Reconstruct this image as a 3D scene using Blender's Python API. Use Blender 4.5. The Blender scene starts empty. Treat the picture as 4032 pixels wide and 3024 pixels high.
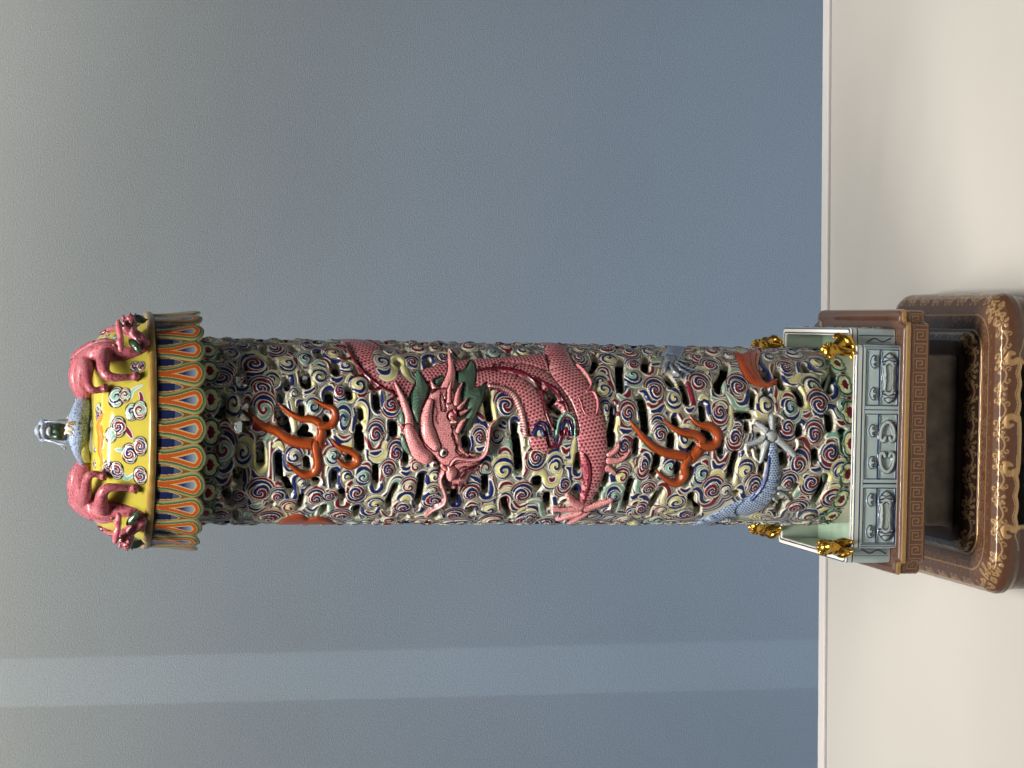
import bpy, bmesh, math, random
import numpy as np
from mathutils import Vector, Matrix

# ------------------------------------------------------------------ camera, world, lights
SC = bpy.context.scene
COL = SC.collection
PI = math.pi
CAM_D, CAM_Z, CAM_X = 1.488, 0.668, 0.0335        # distance to the column axis, height, sideways offset
PITCH, ROLL, FPX = 0.215, 0.014, 8900.0            # focal length in photo pixels (photo 4032 x 3024)
RW = 0.06                                          # radius of the column in metres

_v = Vector((0, math.cos(PITCH), -math.sin(PITCH)))
_r0 = Vector((0, -math.sin(PITCH), -math.cos(PITCH)))   # image right = downwards (the photo lies on its side)
_u0 = Vector((1, 0, 0))                                 # image up = to the right of the column
CR = _r0 * math.cos(ROLL) + _u0 * math.sin(ROLL)
CU = _u0 * math.cos(ROLL) - _r0 * math.sin(ROLL)
CPOS = Vector((CAM_X, -CAM_D, CAM_Z))
cam = bpy.data.cameras.new('camera')
cam.sensor_width = 36.0
cam.lens = FPX / 4032 * 36.0
cam.clip_start, cam.clip_end = 0.05, 50
camo = bpy.data.objects.new('camera', cam)
camo.matrix_world = Matrix(((CR.x, CU.x, -_v.x, CPOS.x), (CR.y, CU.y, -_v.y, CPOS.y), (CR.z, CU.z, -_v.z, CPOS.z), (0, 0, 0, 1)))
COL.objects.link(camo)
SC.camera = camo
SC.view_settings.view_transform = 'Standard'
SC.view_settings.look = 'None'
SC.view_settings.exposure = 0.0
SC.view_settings.gamma = 1.0

W = bpy.data.worlds.new('World')
SC.world = W
W.use_nodes = True
W.node_tree.nodes['Background'].inputs[0].default_value = (0.80, 0.88, 1.0, 1)
W.node_tree.nodes['Background'].inputs[1].default_value = 0.035

def aim(o, target):
    o.rotation_euler = (Vector(target) - o.location).to_track_quat('-Z', 'Y').to_euler()

def area(name, loc, target, sx, sy, power, color, spread=PI):
    l = bpy.data.lights.new(name, 'AREA')
    l.shape = 'RECTANGLE'
    l.size, l.size_y, l.energy, l.color = sx, sy, power, color
    l.spread = spread
    o = bpy.data.objects.new(name, l)
    o.location = loc
    aim(o, target)
    COL.objects.link(o)
    return o

def spot(name, loc, target, power, color, radius, size, blend=0.4):
    l = bpy.data.lights.new(name, 'SPOT')
    l.energy, l.color, l.shadow_soft_size, l.spot_size, l.spot_blend = power, color, radius, size, blend
    o = bpy.data.objects.new(name, l)
    o.location = loc
    aim(o, target)
    COL.objects.link(o)
    return o

WALL_Y = 0.95
area('case_strip_light', (-0.22, -0.66, 1.96), (-0.03, 0, 0.30), 1.25, 0.03, 9.4, (1.0, 0.945, 0.855), math.radians(56))
spot('gallery_spot', (-0.50, -0.52, 2.0), (0, 0, 0.32), 5, (1.0, 0.93, 0.82), 0.03, math.radians(40))
area('wall_washer', (-0.1, 0.66, 1.34), (-0.1, 0.94, 0.78), 2.8, 0.06, 15, (1.0, 0.68, 0.38), math.radians(76))
area('added_wall_fill', (0.0, 0.30, 2.60), (0.0, 0.95, 0.1), 2.6, 0.10, 6.5, (1.0, 0.98, 0.96), math.radians(84))  # added fill from above, only there to lift the wall
area('added_wall_uplight', (0.0, 0.50, -0.85), (0.0, 0.95, 0.55), 2.4, 0.10, 1.6, (1.0, 0.98, 0.96), math.radians(130))  # added unseen uplight that evens out the lower wall

# ------------------------------------------------------------------ helpers
def ray(x, y):
    d = _v * FPX + CR * (x - 2016.0) + CU * (1512.0 - y)
    return d.normalized()

def at(x, y, Y):
    """the point on the vertical plane at depth Y behind photo pixel x, y"""
    d = ray(x, y)
    return CPOS + d * ((Y - CPOS.y) / d.y)

def at_z(x, y, z):
    d = ray(x, y)
    return CPOS + d * ((z - CPOS.z) / d.z)

def wall_band_spot(name, loc, corners, power, color):
    """an added spot masked to a four-sided patch, standing in for the pale wall band"""
    o = spot(name, loc, sum((Vector(c) for c in corners), Vector()) / 4, power, color, 0.001, math.radians(80), 0.0)
    bpy.context.view_layer.update()
    R = o.rotation_euler.to_matrix().transposed()
    q = [R @ (Vector(c) - o.location) for c in corners]
    q = [(p.x / -p.z, p.y / -p.z) for p in q]
    l = o.data; l.use_nodes = True
    N, L = l.node_tree.nodes, l.node_tree.links
    em = N['Emission']
    tc = N.new('ShaderNodeTexCoord'); sp = N.new('ShaderNodeSeparateXYZ'); L.new(tc.outputs['Normal'], sp.inputs[0])
    def M(op, a, b=None, c=None):
        m = N.new('ShaderNodeMath'); m.operation = op
        for i, v in enumerate((a, b, c)):
            if v is None: continue
            if isinstance(v, (int, float)): m.inputs[i].default_value = v
            else: L.new(v, m.inputs[i])
        return m.outputs[0]
    az = M('ABSOLUTE', sp.outputs[2])
    x, y = M('DIVIDE', sp.outputs[0], az), M('DIVIDE', sp.outputs[1], az)
    mask = None
    cx, cy = sum(p[0] for p in q) / 4, sum(p[1] for p in q) / 4
    for i in range(4):
        (ax, ay), (bx, by) = q[i], q[(i + 1) % 4]
        nx, ny = -(by - ay), bx - ax
        n = math.hypot(nx, ny); nx, ny = nx / n, ny / n
        d = nx * ax + ny * ay
        if nx * cx + ny * cy < d: nx, ny, d = -nx, -ny, -d
        e = M('SUBTRACT', M('ADD', M('MULTIPLY', x, nx), M('MULTIPLY', y, ny)), d)
        r = N.new('ShaderNodeMapRange'); r.interpolation_type = 'SMOOTHSTEP'
        r.inputs[1].default_value, r.inputs[2].default_value = -0.0003, 0.0003
        L.new(e, r.inputs[0])
        mask = r.outputs[0] if mask is None else M('MULTIPLY', mask, r.outputs[0])
    L.new(mask, em.inputs['Strength'])
    return o

def tag(o, label=None, cat=None, group=None, kind=None):
    if label: o['label'] = label
    if cat: o['category'] = cat
    if group: o['group'] = group
    if kind: o['kind'] = kind
    return o

def link(o, parent=None):
    COL.objects.link(o)
    if parent: o.parent = parent
    return o

def thing(name, label, cat, loc=(0, 0, 0), group=None):
    o = bpy.data.objects.new(name, None)
    o.empty_display_size = 0.02
    COL.objects.link(o)
    o.location = loc
    o.rotation_euler = (0, 0, 0)
    return tag(o, label, cat, group)

def np_mesh(name, verts, quads, cols=None, extra=None, smooth=True):
    verts = np.asarray(verts, dtype=np.float32).reshape(-1, 3)
    quads = np.asarray(quads, dtype=np.int32)
    k = quads.shape[1]
    me = bpy.data.meshes.new(name)
    me.vertices.add(len(verts))
    me.vertices.foreach_set('co', verts.ravel())
    me.loops.add(quads.size)
    me.loops.foreach_set('vertex_index', quads.ravel())
    me.polygons.add(len(quads))
    me.polygons.foreach_set('loop_start', np.arange(0, quads.size, k, dtype=np.int32))
    me.polygons.foreach_set('loop_total', np.full(len(quads), k, dtype=np.int32))
    me.update(calc_edges=True)
    me.polygons.foreach_set('use_smooth', np.full(len(quads), smooth, dtype=bool))
    if cols is not None:
        a = me.color_attributes.new('paint', 'FLOAT_COLOR', 'POINT')
        c = np.ones((len(verts), 4), dtype=np.float32)
        c[:, :3] = np.asarray(cols, dtype=np.float32)[:, :3]
        a.data.foreach_set('color', c.ravel())
    if extra is not None:
        a = me.attributes.new('gilt', 'FLOAT', 'POINT')
        a.data.foreach_set('value', np.asarray(extra, dtype=np.float32).ravel())
    return me

def obj(name, me, mat, parent=None):
    o = bpy.data.objects.new(name, me)
    if mat and not me.materials: me.materials.append(mat)
    return link(o, parent)

def catmull(P, n=6):
    P = np.asarray(P, dtype=float)
    if len(P) < 3: 
        return np.concatenate([P[:1] + (P[1:2] - P[:1]) * t for t in np.linspace(0, 1, n + 1)]) if len(P) == 2 else P
    Q = np.vstack([2 * P[0] - P[1], P, 2 * P[-1] - P[-2]])
    out = []
    t = np.linspace(0, 1, n, endpoint=False)[:, None]
    for i in range(1, len(Q) - 2):
        a, b, c, d = Q[i - 1], Q[i], Q[i + 1], Q[i + 2]
        out.append(0.5 * (2 * b + (c - a) * t + (2 * a - 5 * b + 4 * c - d) * t ** 2 + (3 * b - a - 3 * c + d) * t ** 3))
    out.append(P[-1:])
    return np.vstack(out)

def hashn(a, b, s=0):
    x = np.sin(a * 127.1 + b * 311.7 + s * 74.7) * 43758.5453
    return x - np.floor(x)

wall_band_spot('wall_band_spot', (-1.0, -0.75, 1.9), [at(-420, 2606, WALL_Y), at(-420, 2796, WALL_Y), at(3330, 2706, WALL_Y), at(3330, 2515, WALL_Y)], 54, (1.0, 0.90, 0.74))  # added lamp that lays the pale upright band on the wall

# ------------------------------------------------------------------ materials
def mat_new(name):
    m = bpy.data.materials.new(name)
    m.use_nodes = True
    return m, m.node_tree.nodes, m.node_tree.links, m.node_tree.nodes['Principled BSDF']

def mat_paint(name, rough=0.16, coat=0.6, noise=0.05, metal_from_gilt=False, spec=0.36, bump=0.0):
    """glazed enamel whose colour is the painted colour of the piece, slightly uneven"""
    m, N, L, p = mat_new(name)
    a = N.new('ShaderNodeAttribute'); a.attribute_name = 'paint'
    tc = N.new('ShaderNodeTexCoord')
    nz = N.new('ShaderNodeTexNoise'); nz.inputs['Scale'].default_value = 260; nz.inputs['Detail'].default_value = 4
    L.new(tc.outputs['Object'], nz.inputs['Vector'])
    mr = N.new('ShaderNodeMapRange'); mr.inputs[3].default_value = 1 - noise * 2; mr.inputs[4].default_value = 1 + noise * 2
    L.new(nz.outputs['Fac'], mr.inputs[0])
    mx = N.new('ShaderNodeMix'); mx.data_type = 'RGBA'; mx.blend_type = 'MULTIPLY'; mx.inputs[0].default_value = 1
    L.new(a.outputs['Color'], mx.inputs[6]); L.new(mr.outputs[0], mx.inputs[7])
    L.new(mx.outputs[2], p.inputs['Base Color'])
    p.inputs['Roughness'].default_value = rough
    p.inputs['Specular IOR Level'].default_value = spec
    p.inputs['Coat Weight'].default_value = coat
    p.inputs['Coat Roughness'].default_value = 0.06
    nb = N.new('ShaderNodeTexNoise'); nb.inputs['Scale'].default_value = 90; nb.inputs['Detail'].default_value = 3
    L.new(tc.outputs['Object'], nb.inputs['Vector'])
    bm = N.new('ShaderNodeBump'); bm.inputs['Strength'].default_value = 0.12 + bump; bm.inputs['Distance'].default_value = 0.001
    L.new(nb.outputs['Fac'], bm.inputs['Height']); L.new(bm.outputs[0], p.inputs['Normal']); L.new(bm.outputs[0], p.inputs['Coat Normal'])
    if metal_from_gilt:
        g = N.new('ShaderNodeAttribute'); g.attribute_name = 'gilt'
        L.new(g.outputs['Fac'], p.inputs['Metallic'])
    return m

def mat_plain(name, col, rough=0.5, metal=0.0, noise=0.08, nscale=60, coat=0.0, bump=0.1, bscale=200, bdist=0.0005):
    m, N, L, p = mat_new(name)
    tc = N.new('ShaderNodeTexCoord')
    nz = N.new('ShaderNodeTexNoise'); nz.inputs['Scale'].default_value = nscale; nz.inputs['Detail'].default_value = 5
    L.new(tc.outputs['Object'], nz.inputs['Vector'])
    cr = N.new('ShaderNodeValToRGB')
    cr.color_ramp.elements[0].position = 0.3; cr.color_ramp.elements[1].position = 0.7
    cr.color_ramp.elements[0].color = tuple(c * (1 - noise) for c in col) + (1,)
    cr.color_ramp.elements[1].color = tuple(min(1, c * (1 + noise)) for c in col) + (1,)
    L.new(nz.outputs['Fac'], cr.inputs[0]); L.new(cr.outputs[0], p.inputs['Base Color'])
    p.inputs['Roughness'].default_value = rough
    p.inputs['Metallic'].default_value = metal
    p.inputs['Coat Weight'].default_value = coat
    if bump:
        nb = N.new('ShaderNodeTexNoise'); nb.inputs['Scale'].default_value = bscale; nb.inputs['Detail'].default_value = 4
        L.new(tc.outputs['Object'], nb.inputs['Vector'])
        b = N.new('ShaderNodeBump'); b.inputs['Strength'].default_value = bump; b.inputs['Distance'].default_value = bdist
        L.new(nb.outputs['Fac'], b.inputs['Height']); L.new(b.outputs[0], p.inputs['Normal'])
    return m

def mat_spots(name, base, dot, scale, rough=0.30, ring=False):
    """glazed figure with stippled enamel spots"""
    m, N, L, p = mat_new(name)
    tc = N.new('ShaderNodeTexCoord')
    vo = N.new('ShaderNodeTexVoronoi'); vo.inputs['Scale'].default_value = scale; vo.inputs['Randomness'].default_value = 0.85
    L.new(tc.outputs['Object'], vo.inputs['Vector'])
    cr = N.new('ShaderNodeValToRGB'); e = cr.color_ramp.elements
    e[0].position = 0.28; e[0].color = dot + (1,); e[1].position = 0.44; e[1].color = base + (1,)
    L.new(vo.outputs['Distance'], cr.inputs[0])
    nz = N.new('ShaderNodeTexNoise'); nz.inputs['Scale'].default_value = 45; nz.inputs['Detail'].default_value = 3
    L.new(tc.outputs['Object'], nz.inputs['Vector'])
    mx = N.new('ShaderNodeMix'); mx.data_type = 'RGBA'
    mr = N.new('ShaderNodeMapRange'); mr.inputs[1].default_value = 0.38; mr.inputs[2].default_value = 0.68; mr.inputs[3].default_value = 0.0; mr.inputs[4].default_value = 0.5
    L.new(nz.outputs['Fac'], mr.inputs[0]); L.new(mr.outputs[0], mx.inputs[0])
    L.new(cr.outputs[0], mx.inputs[6]); mx.inputs[7].default_value = tuple(0.55 * a + 0.45 * b for a, b in zip(base, dot)) + (1,)
    L.new(mx.outputs[2], p.inputs['Base Color'])
    p.inputs['Roughness'].default_value = rough
    p.inputs['Specular IOR Level'].default_value = 0.4
    p.inputs['Coat Weight'].default_value = 0.06
    b = N.new('ShaderNodeBump'); b.inputs['Strength'].default_value = 0.35; b.inputs['Distance'].default_value = 0.0004
    L.new(vo.outputs['Distance'], b.inputs['Height']); L.new(b.outputs[0], p.inputs['Normal'])
    return m

# ------------------------------------------------------------------ relief painter: colour, height and piercing on a grid
PAL = {'n': (.011, .019, .100), 'm': (.140, .010, .026), 'y': (.560, .525, .230), 'g': (.190, .370, .300),
       'w': (.550, .530, .430), 'k': (.014, .014, .016), 'o': (.400, .075, .012), 'p': (.640, .230, .250),
       'd': (.090, .004, .015), 'l': (.760, .420, .410), 'h': (.012, .050, .030), 'b': (.300, .350, .420),
       'B': (.035, .065, .200), 'G': (.040, .120, .070), 'x': (.650, .630, .525), 'Y': (.700, .560, .050),
       'r': (.330, .060, .018), 'e': (.560, .620, .700)}

class Canvas:
    def __init__(s, u0, u1, v0, v1, h, ground='w', hv=None):
        s.h, s.hv = h, hv or h
        s.u = np.arange(u0, u1 + h * .5, h)
        s.v = np.arange(v0, v1 + s.hv * .5, s.hv)
        s.U, s.V = np.meshgrid(s.u, s.v, indexing='ij')
        n = s.U.shape
        s.col = np.empty(n + (3,), np.float32); s.col[:] = PAL[ground]
        s.hgt = np.zeros(n, np.float32)
        s.hole = np.full(n, 1e3, np.float32)
        s.pid = np.zeros(n, np.int32)
        s.fid = np.zeros(n, np.int32); s.fcur = 0
        s.names = [None]

    def new(s, name, label=None):
        s.names.append((name, label))
        return len(s.names) - 1

    def win(s, lo, hi):
        i0 = max(0, int((lo[0] - s.u[0]) / s.h) - 1); i1 = min(len(s.u), int((hi[0] - s.u[0]) / s.h) + 3)
        j0 = max(0, int((lo[1] - s.v[0]) / s.hv) - 1); j1 = min(len(s.v), int((hi[1] - s.v[0]) / s.hv) + 3)
        return None if i1 <= i0 or j1 <= j0 else (slice(i0, i1), slice(j0, j1))

    def dist(s, P, w, pad, smooth=True):
        """(window, distance minus half-width, distance / half-width, arc length, signed offset)"""
        P = np.asarray(P, float); w = np.broadcast_to(np.asarray(w, float), (len(P),)).copy()
        if smooth and len(P) > 2:
            Q = catmull(np.column_stack([P, w]), 4); P, w = Q[:, :2], np.maximum(Q[:, 2], .2)
        m = w.max() + pad
        k = s.win(P.min(0) - m, P.max(0) + m)
        if k is None: return None
        U, V = s.U[k], s.V[k]
        bd = np.full(U.shape, 1e9); bw = np.ones(U.shape); bt = np.zeros(U.shape); bs = np.zeros(U.shape)
        acc = 0.0
        if len(P) == 1:
            d = np.hypot(U - P[0, 0], V - P[0, 1]); return k, d - w[0], d / w[0], d * 0, d
        for i in range(len(P) - 1):
            a, b = P[i], P[i + 1]; e = b - a; L = math.hypot(*e)
            if L < 1e-6: continue
            t = np.clip(((U - a[0]) * e[0] + (V - a[1]) * e[1]) / L ** 2, 0, 1)
            dx, dy = U - a[0] - t * e[0], V - a[1] - t * e[1]
            ww = w[i] + t * (w[i + 1] - w[i])
            d = np.hypot(dx, dy) - ww
            q = d < bd
            tu = ((U - a[0]) * e[0] + (V - a[1]) * e[1]) / L ** 2
            te = np.where((i == 0) & (tu < 0) | (i == len(P) - 2) & (tu > 1), tu, t)
            bd[q] = d[q]; bw[q] = ww[q]; bt[q] = acc + (te * L)[q]; bs[q] = ((U - a[0]) * -e[1] + (V - a[1]) * e[0])[q] / L
            acc += L
        return k, bd, (bd + bw) / bw, bt, bs

    def lay(s, k, d, colour, pid=None, H=None, dn=None, base=0.0, cover=False, outline=None, soft=False):
        """paint where d < 0"""
        q = d < 0
        if not q.any(): return
        c = s.col[k]
        al = np.clip(.5 - d / s.h, 0, 1)[..., None].astype(np.float32)
        c[:] = c * (1 - al) + np.asarray(colour, np.float32) * al
        if outline is not None:
            oc, ow = outline
            c[q & (d > -ow)] = oc
        if H is not None:
            g = s.hgt[k]
            prof = np.sqrt(np.clip(1 - dn ** 2, 0, 1)) if dn is not None else 1 - np.exp(d / 9.0)
            nh = base + H * prof
            g[q] = np.maximum(g[q], nh[q]) if soft else nh[q]
        if pid is not None: s.pid[k][q] = pid
        s.fid[k][q] = s.fcur
        if cover: s.hole[k] = np.maximum(s.hole[k], -d)

    def stroke(s, P, w, colour, H=None, base=0.0, pid=None, cover=False, outline=None, smooth=True, pad=3, grow=0, soft=False):
        r = s.dist(P, np.asarray(w, float) + grow, pad, smooth)
        if r is None: return
        k, d, dn, t, sg = r
        if callable(colour): colour = colour(s.U[k], s.V[k], t, sg, d, dn)
        elif isinstance(colour, str): colour = PAL[colour]
        s.lay(k, d, colour, pid, H, dn, base, cover, outline, soft)

    def pierce(s, P, w):
        r = s.dist(P, w, 30)
        if r: s.hole[r[0]] = np.minimum(s.hole[r[0]], r[1])

    def poly_sdf(s, P, pad=4, smooth=0):
        P = np.asarray(P, float)
        if smooth: P = catmull(np.vstack([P, P[:1]]), smooth)[:-1]
        k = s.win(P.min(0) - pad, P.max(0) + pad)
        if k is None: return None
        U, V = s.U[k], s.V[k]
        d2 = np.full(U.shape, 1e12); ins = np.zeros(U.shape, bool)
        for i in range(len(P)):
            a, b = P[i], P[(i + 1) % len(P)]; e = b - a
            t = np.clip(((U - a[0]) * e[0] + (V - a[1]) * e[1]) / (e @ e + 1e-9), 0, 1)
            d2 = np.minimum(d2, (U - a[0] - t * e[0]) ** 2 + (V - a[1] - t * e[1]) ** 2)
            if abs(b[1] - a[1]) > 1e-9:
                c = ((a[1] > V) != (b[1] > V)) & (U < (b[0] - a[0]) * (V - a[1]) / (b[1] - a[1]) + a[0])
                ins ^= c
        return k, np.where(ins, -1, 1) * np.sqrt(d2)

    def poly(s, P, colour, H=None, base=0.0, pid=None, cover=False, outline=None, smooth=0, soft=False):
        r = s.poly_sdf(P, 4, smooth)
        if r is None: return
        k, d = r
        if callable(colour): colour = colour(s.U[k], s.V[k], s.U[k], s.V[k], d, None)
        elif isinstance(colour, str): colour = PAL[colour]
        s.lay(k, d, colour, pid, H, None, base, cover, outline, soft)

    def curl(s, c, ru, rv, cols, spin, pid=None, turns=1.75, ph=0.0, H=8.0):
        k = s.win((c[0] - ru * 1.3, c[1] - rv * 1.3), (c[0] + ru * 1.3, c[1] + rv * 1.3))
        if k is None: return
        x, y = (s.U[k] - c[0]) / ru, (s.V[k] - c[1]) / rv
        rho = np.hypot(x, y); th = np.arctan2(y, x)
        wob = 1 + .05 * np.sin(3 * th + ph * 9)
        rho = rho / wob
        t = rho ** .85 * turns - spin * th / (2 * PI) + ph
        f = t - np.floor(t)
        A, B, Wt, K = (np.array(PAL[cols[0]]), np.array(PAL[cols[1]]), np.array(PAL['x']), np.array(PAL['k']))
        c3 = np.empty(rho.shape + (3,), np.float32)
        c3[:] = Wt
        c3[f < .43] = A
        c3[(f >= .53) & (f < .92)] = B
        if cols[1] == 'w': c3[(f >= .66) & (f < .72)] = K
        c3[rho > .93] = Wt
        d = (rho - 1.10) * min(ru, rv)
        c3[rho > 1.03] = K
        s.lay(k, d, c3, pid)
        g = s.hgt[k]; q = d < 0
        prof = H * np.clip(1 - rho ** 2 * .8, 0, 1) + 1.6 * np.where(f < .5, 1, 0) * (rho < .9)
        g[q] = np.maximum(g[q], prof[q] + 1.5)

def nearest(fid, hu, hv):
    """distance to, and id of, the nearest painted feature (jump flooding)"""
    n, m = fid.shape
    I, J = np.meshgrid(np.arange(n, dtype=np.float32), np.arange(m, dtype=np.float32), indexing='ij')
    si = np.where(fid > 0, I, -9e3).astype(np.float32); sj = np.where(fid > 0, J, -9e3).astype(np.float32)
    best = ((I - si) * hu) ** 2 + ((J - sj) * hv) ** 2
    for st in (32, 16, 8, 4, 2, 1, 1):
        for a in (-st, 0, st):
            for b in (-st, 0, st):
                if a == 0 and b == 0: continue
                d = (slice(max(0, a), n + min(0, a)), slice(max(0, b), m + min(0, b))); o = (slice(max(0, -a), n + min(0, -a)), slice(max(0, -b), m + min(0, -b)))
                di = ((I[d] - si[o]) * hu) ** 2 + ((J[d] - sj[o]) * hv) ** 2
                q = di < best[d]
                best[d][q] = di[q]; si[d][q] = si[o][q]; sj[d][q] = sj[o][q]
    ii, jj = np.clip(si, 0, n - 1).astype(int), np.clip(sj, 0, m - 1).astype(int)
    return np.sqrt(best), fid[ii, jj]

def echo_bands(cv):
    """the ground between the scrolls is banded too: thin black line, white, one more coloured line"""
    d, f = nearest(cv.fid, cv.h, cv.hv)
    g = cv.fid == 0
    r = hashn(f * 1.0, f * .37)
    band = np.array([PAL[q] for q in 'nnmnngnmny'])[(r * 9.99).astype(int)]
    def put(lo, hi, colr, a=1.0, lim=-99):
        al = np.clip(np.minimum(d - lo, hi - d) / cv.h + .5, 0, 1) * a * g * (cv.hole > lim)
        cv.col[:] = cv.col * (1 - al[..., None]) + colr * al[..., None]
        return al
    put(3.2, 5.2, np.array(PAL['k']), .9)
    cv.hgt += 2.2 * put(7.2, 14.4, band, 1, 6)
    put(16.6, 18.4, np.array(PAL['k']), .9, 6)
    cv.hgt += 2 * put(21.0, 29.0, band, 1, 7)
    cv.hgt[g] += .8

def scales(along, across, a, b, dark, mid, light):
    """overlapping scales: dark heart, pale crescent"""
    dark, mid, light = map(np.array, (dark, mid, light))
    def f(U, V, t, sg, d, dn):
        r = np.floor(t / a); x = (sg / b + .5 * (r % 2)); x = x - np.floor(x) - .5
        y = t / a - r
        q = np.hypot(x * 1.9, (y - .38) * 1.6)
        c = np.empty(t.shape + (3,), np.float32); c[:] = mid
        c[q < .46] = dark
        c[(q > .62) & (y > .35)] = light
        return c
    return f

def stipple(base, dot, cell=8.0, r=.24):
    base, dot = np.array(base), np.array(dot)
    def f(U, V, t, sg, d, dn):
        i, j = np.floor(U / cell), np.floor(V / cell)
        x = U / cell - i - .5 - (hashn(i, j) - .5) * .5; y = V / cell - j - .5 - (hashn(i, j, 3) - .5) * .5
        c = np.empty(U.shape + (3,), np.float32); c[:] = base
        q = np.hypot(x, y) < r
        c[q] = dot
        return c
    return f

def hairs(base, light, pitch=5.0, use_t=False):
    base, light = np.array(base), np.array(light)
    def f(U, V, t, sg, d, dn):
        a = sg / pitch + .25 * np.sin(t / 14.0)
        c = np.empty(U.shape + (3,), np.float32); c[:] = base
        c[(a - np.floor(a)) < .3] = light
        return c
    return f

def canvas_parts(cv, pos, nrm, hole_wall=None):
    """cut the painted grid into one mesh per painted part; pos/nrm: (nu,nv,3). Returns {pid: (verts, quads, cols)}"""
    nu, nv = cv.U.shape
    sd = cv.hole
    gu, gv = np.gradient(sd, cv.h, cv.hv)
    gl = gu * gu + gv * gv + 1e-6
    near = np.abs(sd) < 1.0 * cv.h
    du = np.where(near, np.clip(-sd * gu / gl, -.7 * cv.h, .7 * cv.h), 0)
    dv = np.where(near, np.clip(-sd * gv / gl, -.7 * cv.hv, .7 * cv.hv), 0)
    P = pos(cv.U + du, cv.V + dv, cv.hgt)
    idx = np.arange(nu * nv).reshape(nu, nv)
    q = np.stack([idx[:-1, :-1], idx[1:, :-1], idx[1:, 1:], idx[:-1, 1:]], -1).reshape(-1, 4)
    ms = sd.ravel()[q].mean(1)
    keep = ms > 0
    fp = cv.pid[:-1, :-1].reshape(-1)
    V = P.reshape(-1, 3); C = cv.col.reshape(-1, 3)
    out = {}
    kq, kp = q[keep], fp[keep]
    order = np.argsort(kp, kind='stable')
    kq, kp = kq[order], kp[order]
    ids, st = np.unique(kp, return_index=True)
    st = list(st) + [len(kp)]
    for n, pid in enumerate(ids):
        f = kq[st[n]:st[n + 1]]
        uq, inv = np.unique(f, return_inverse=True)
        out[int(pid)] = [V[uq], inv.reshape(-1, 4), C[uq]]
    # walls of the pierced openings
    K2 = keep.reshape(nu - 1, nv - 1)
    ed = []
    a = K2[:-1] & ~K2[1:]; i, j = np.nonzero(a); ed.append(np.stack([idx[i + 1, j], idx[i + 1, j + 1]], 1)[:, ::-1])
    a = ~K2[:-1] & K2[1:]; i, j = np.nonzero(a); ed.append(np.stack([idx[i + 1, j], idx[i + 1, j + 1]], 1))
    a = K2[:, :-1] & ~K2[:, 1:]; i, j = np.nonzero(a); ed.append(np.stack([idx[i, j + 1], idx[i + 1, j + 1]], 1))
    a = ~K2[:, :-1] & K2[:, 1:]; i, j = np.nonzero(a); ed.append(np.stack([idx[i, j + 1], idx[i + 1, j + 1]], 1)[:, ::-1])
    E = np.concatenate(ed)
    if len(E) and hole_wall:
        Pin = pos(cv.U + du, cv.V + dv, np.zeros_like(cv.hgt) - hole_wall).reshape(-1, 3)
        uq, inv = np.unique(E, return_inverse=True); inv = inv.reshape(-1, 2); m = len(uq)
        wv = np.vstack([V[uq], Pin[uq]])
        wq = np.stack([inv[:, 0], inv[:, 1], inv[:, 1] + m, inv[:, 0] + m], 1)
        wc = np.tile(np.array(PAL['x']), (2 * m, 1))
        out['walls'] = [wv, wq, wc]
    return out

# ------------------------------------------------------------------ the painted clouds of the column, read off the photo tile by tile
# C centre x y, radii, colours, spin / H half-width, line of an opening / R colour, half-width, line of a ribbon (4.509 tile pixels = 1 photo pixel)
TILES = {}
TILES[760, 1337] = """C 690 265 130 130 nw +;C 1080 450 195 190 mn -;C 510 680 170 150 mn +;C 1680 440 125 130 ny +;C 1410 740 105 120 ny -;C 1210 880 150 140 nm +;C 720 1140 110 150 ny -;C 1260 1240 150 170 mg +;C 1460 170 130 160 mn +;C 1960 340 100 130 ng +;C 1790 970 65 75 nw -;C 890 110 100 140 nw +
H 65 400 190 400 320;H 72 850 580 870 760;H 50 1230 130 1270 230;H 58 1390 370 1440 470;H 85 480 1080 480 1310;H 42 950 1110 940 1200;H 85 930 1340 900 1500 830 1560;H 42 1670 730 1670 850;H 55 1570 950 1560 1060;H 85 1570 1270 1640 1600;H 48 1930 1190 1930 1290;H 40 1950 600 1960 780;H 60 1740 120 1800 180
R n 32 640 430 735 560 745 760 790 870 870 895 950 860 990 760 950 640 890 560 880 420 900 330 980 280 1090 280;R y 28 960 250 1090 230 1200 290 1300 380 1360 500 1440 560 1520 540 1530 430 1560 370 1660 330;R m 26 1500 290 1640 240 1740 260 1810 360 1840 500 1880 610 1890 760;R n 20 1490 330 1640 290 1740 320;R n 40 1600 630 1660 590 1730 640 1750 760 1750 880;R n 28 1590 760 1560 860 1460 910;R m 24 1340 780 1400 900 1430 1050 1470 1140 1470 1300 1440 1450;R n 40 1330 950 1390 1080 1400 1180;R n 24 1040 620 1150 680 1270 580;R m 24 900 1080 960 1040 1020 1080 1040 1180;R n 18 930 970 1010 960 1060 1040;R n 25 640 880 700 860 740 930;R m 45 1030 1400 1100 1560 1200 1600;R y 36 1740 1050 1760 1250 1800 1600;R n 18 1690 1100 1720 1250 1700 1400 1750 1600;R n 25 1840 1180 1870 1100 1960 1090;R m 45 480 1490 560 1440 640 1490;R n 35 470 1590 570 1530 670 1600"""
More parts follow.
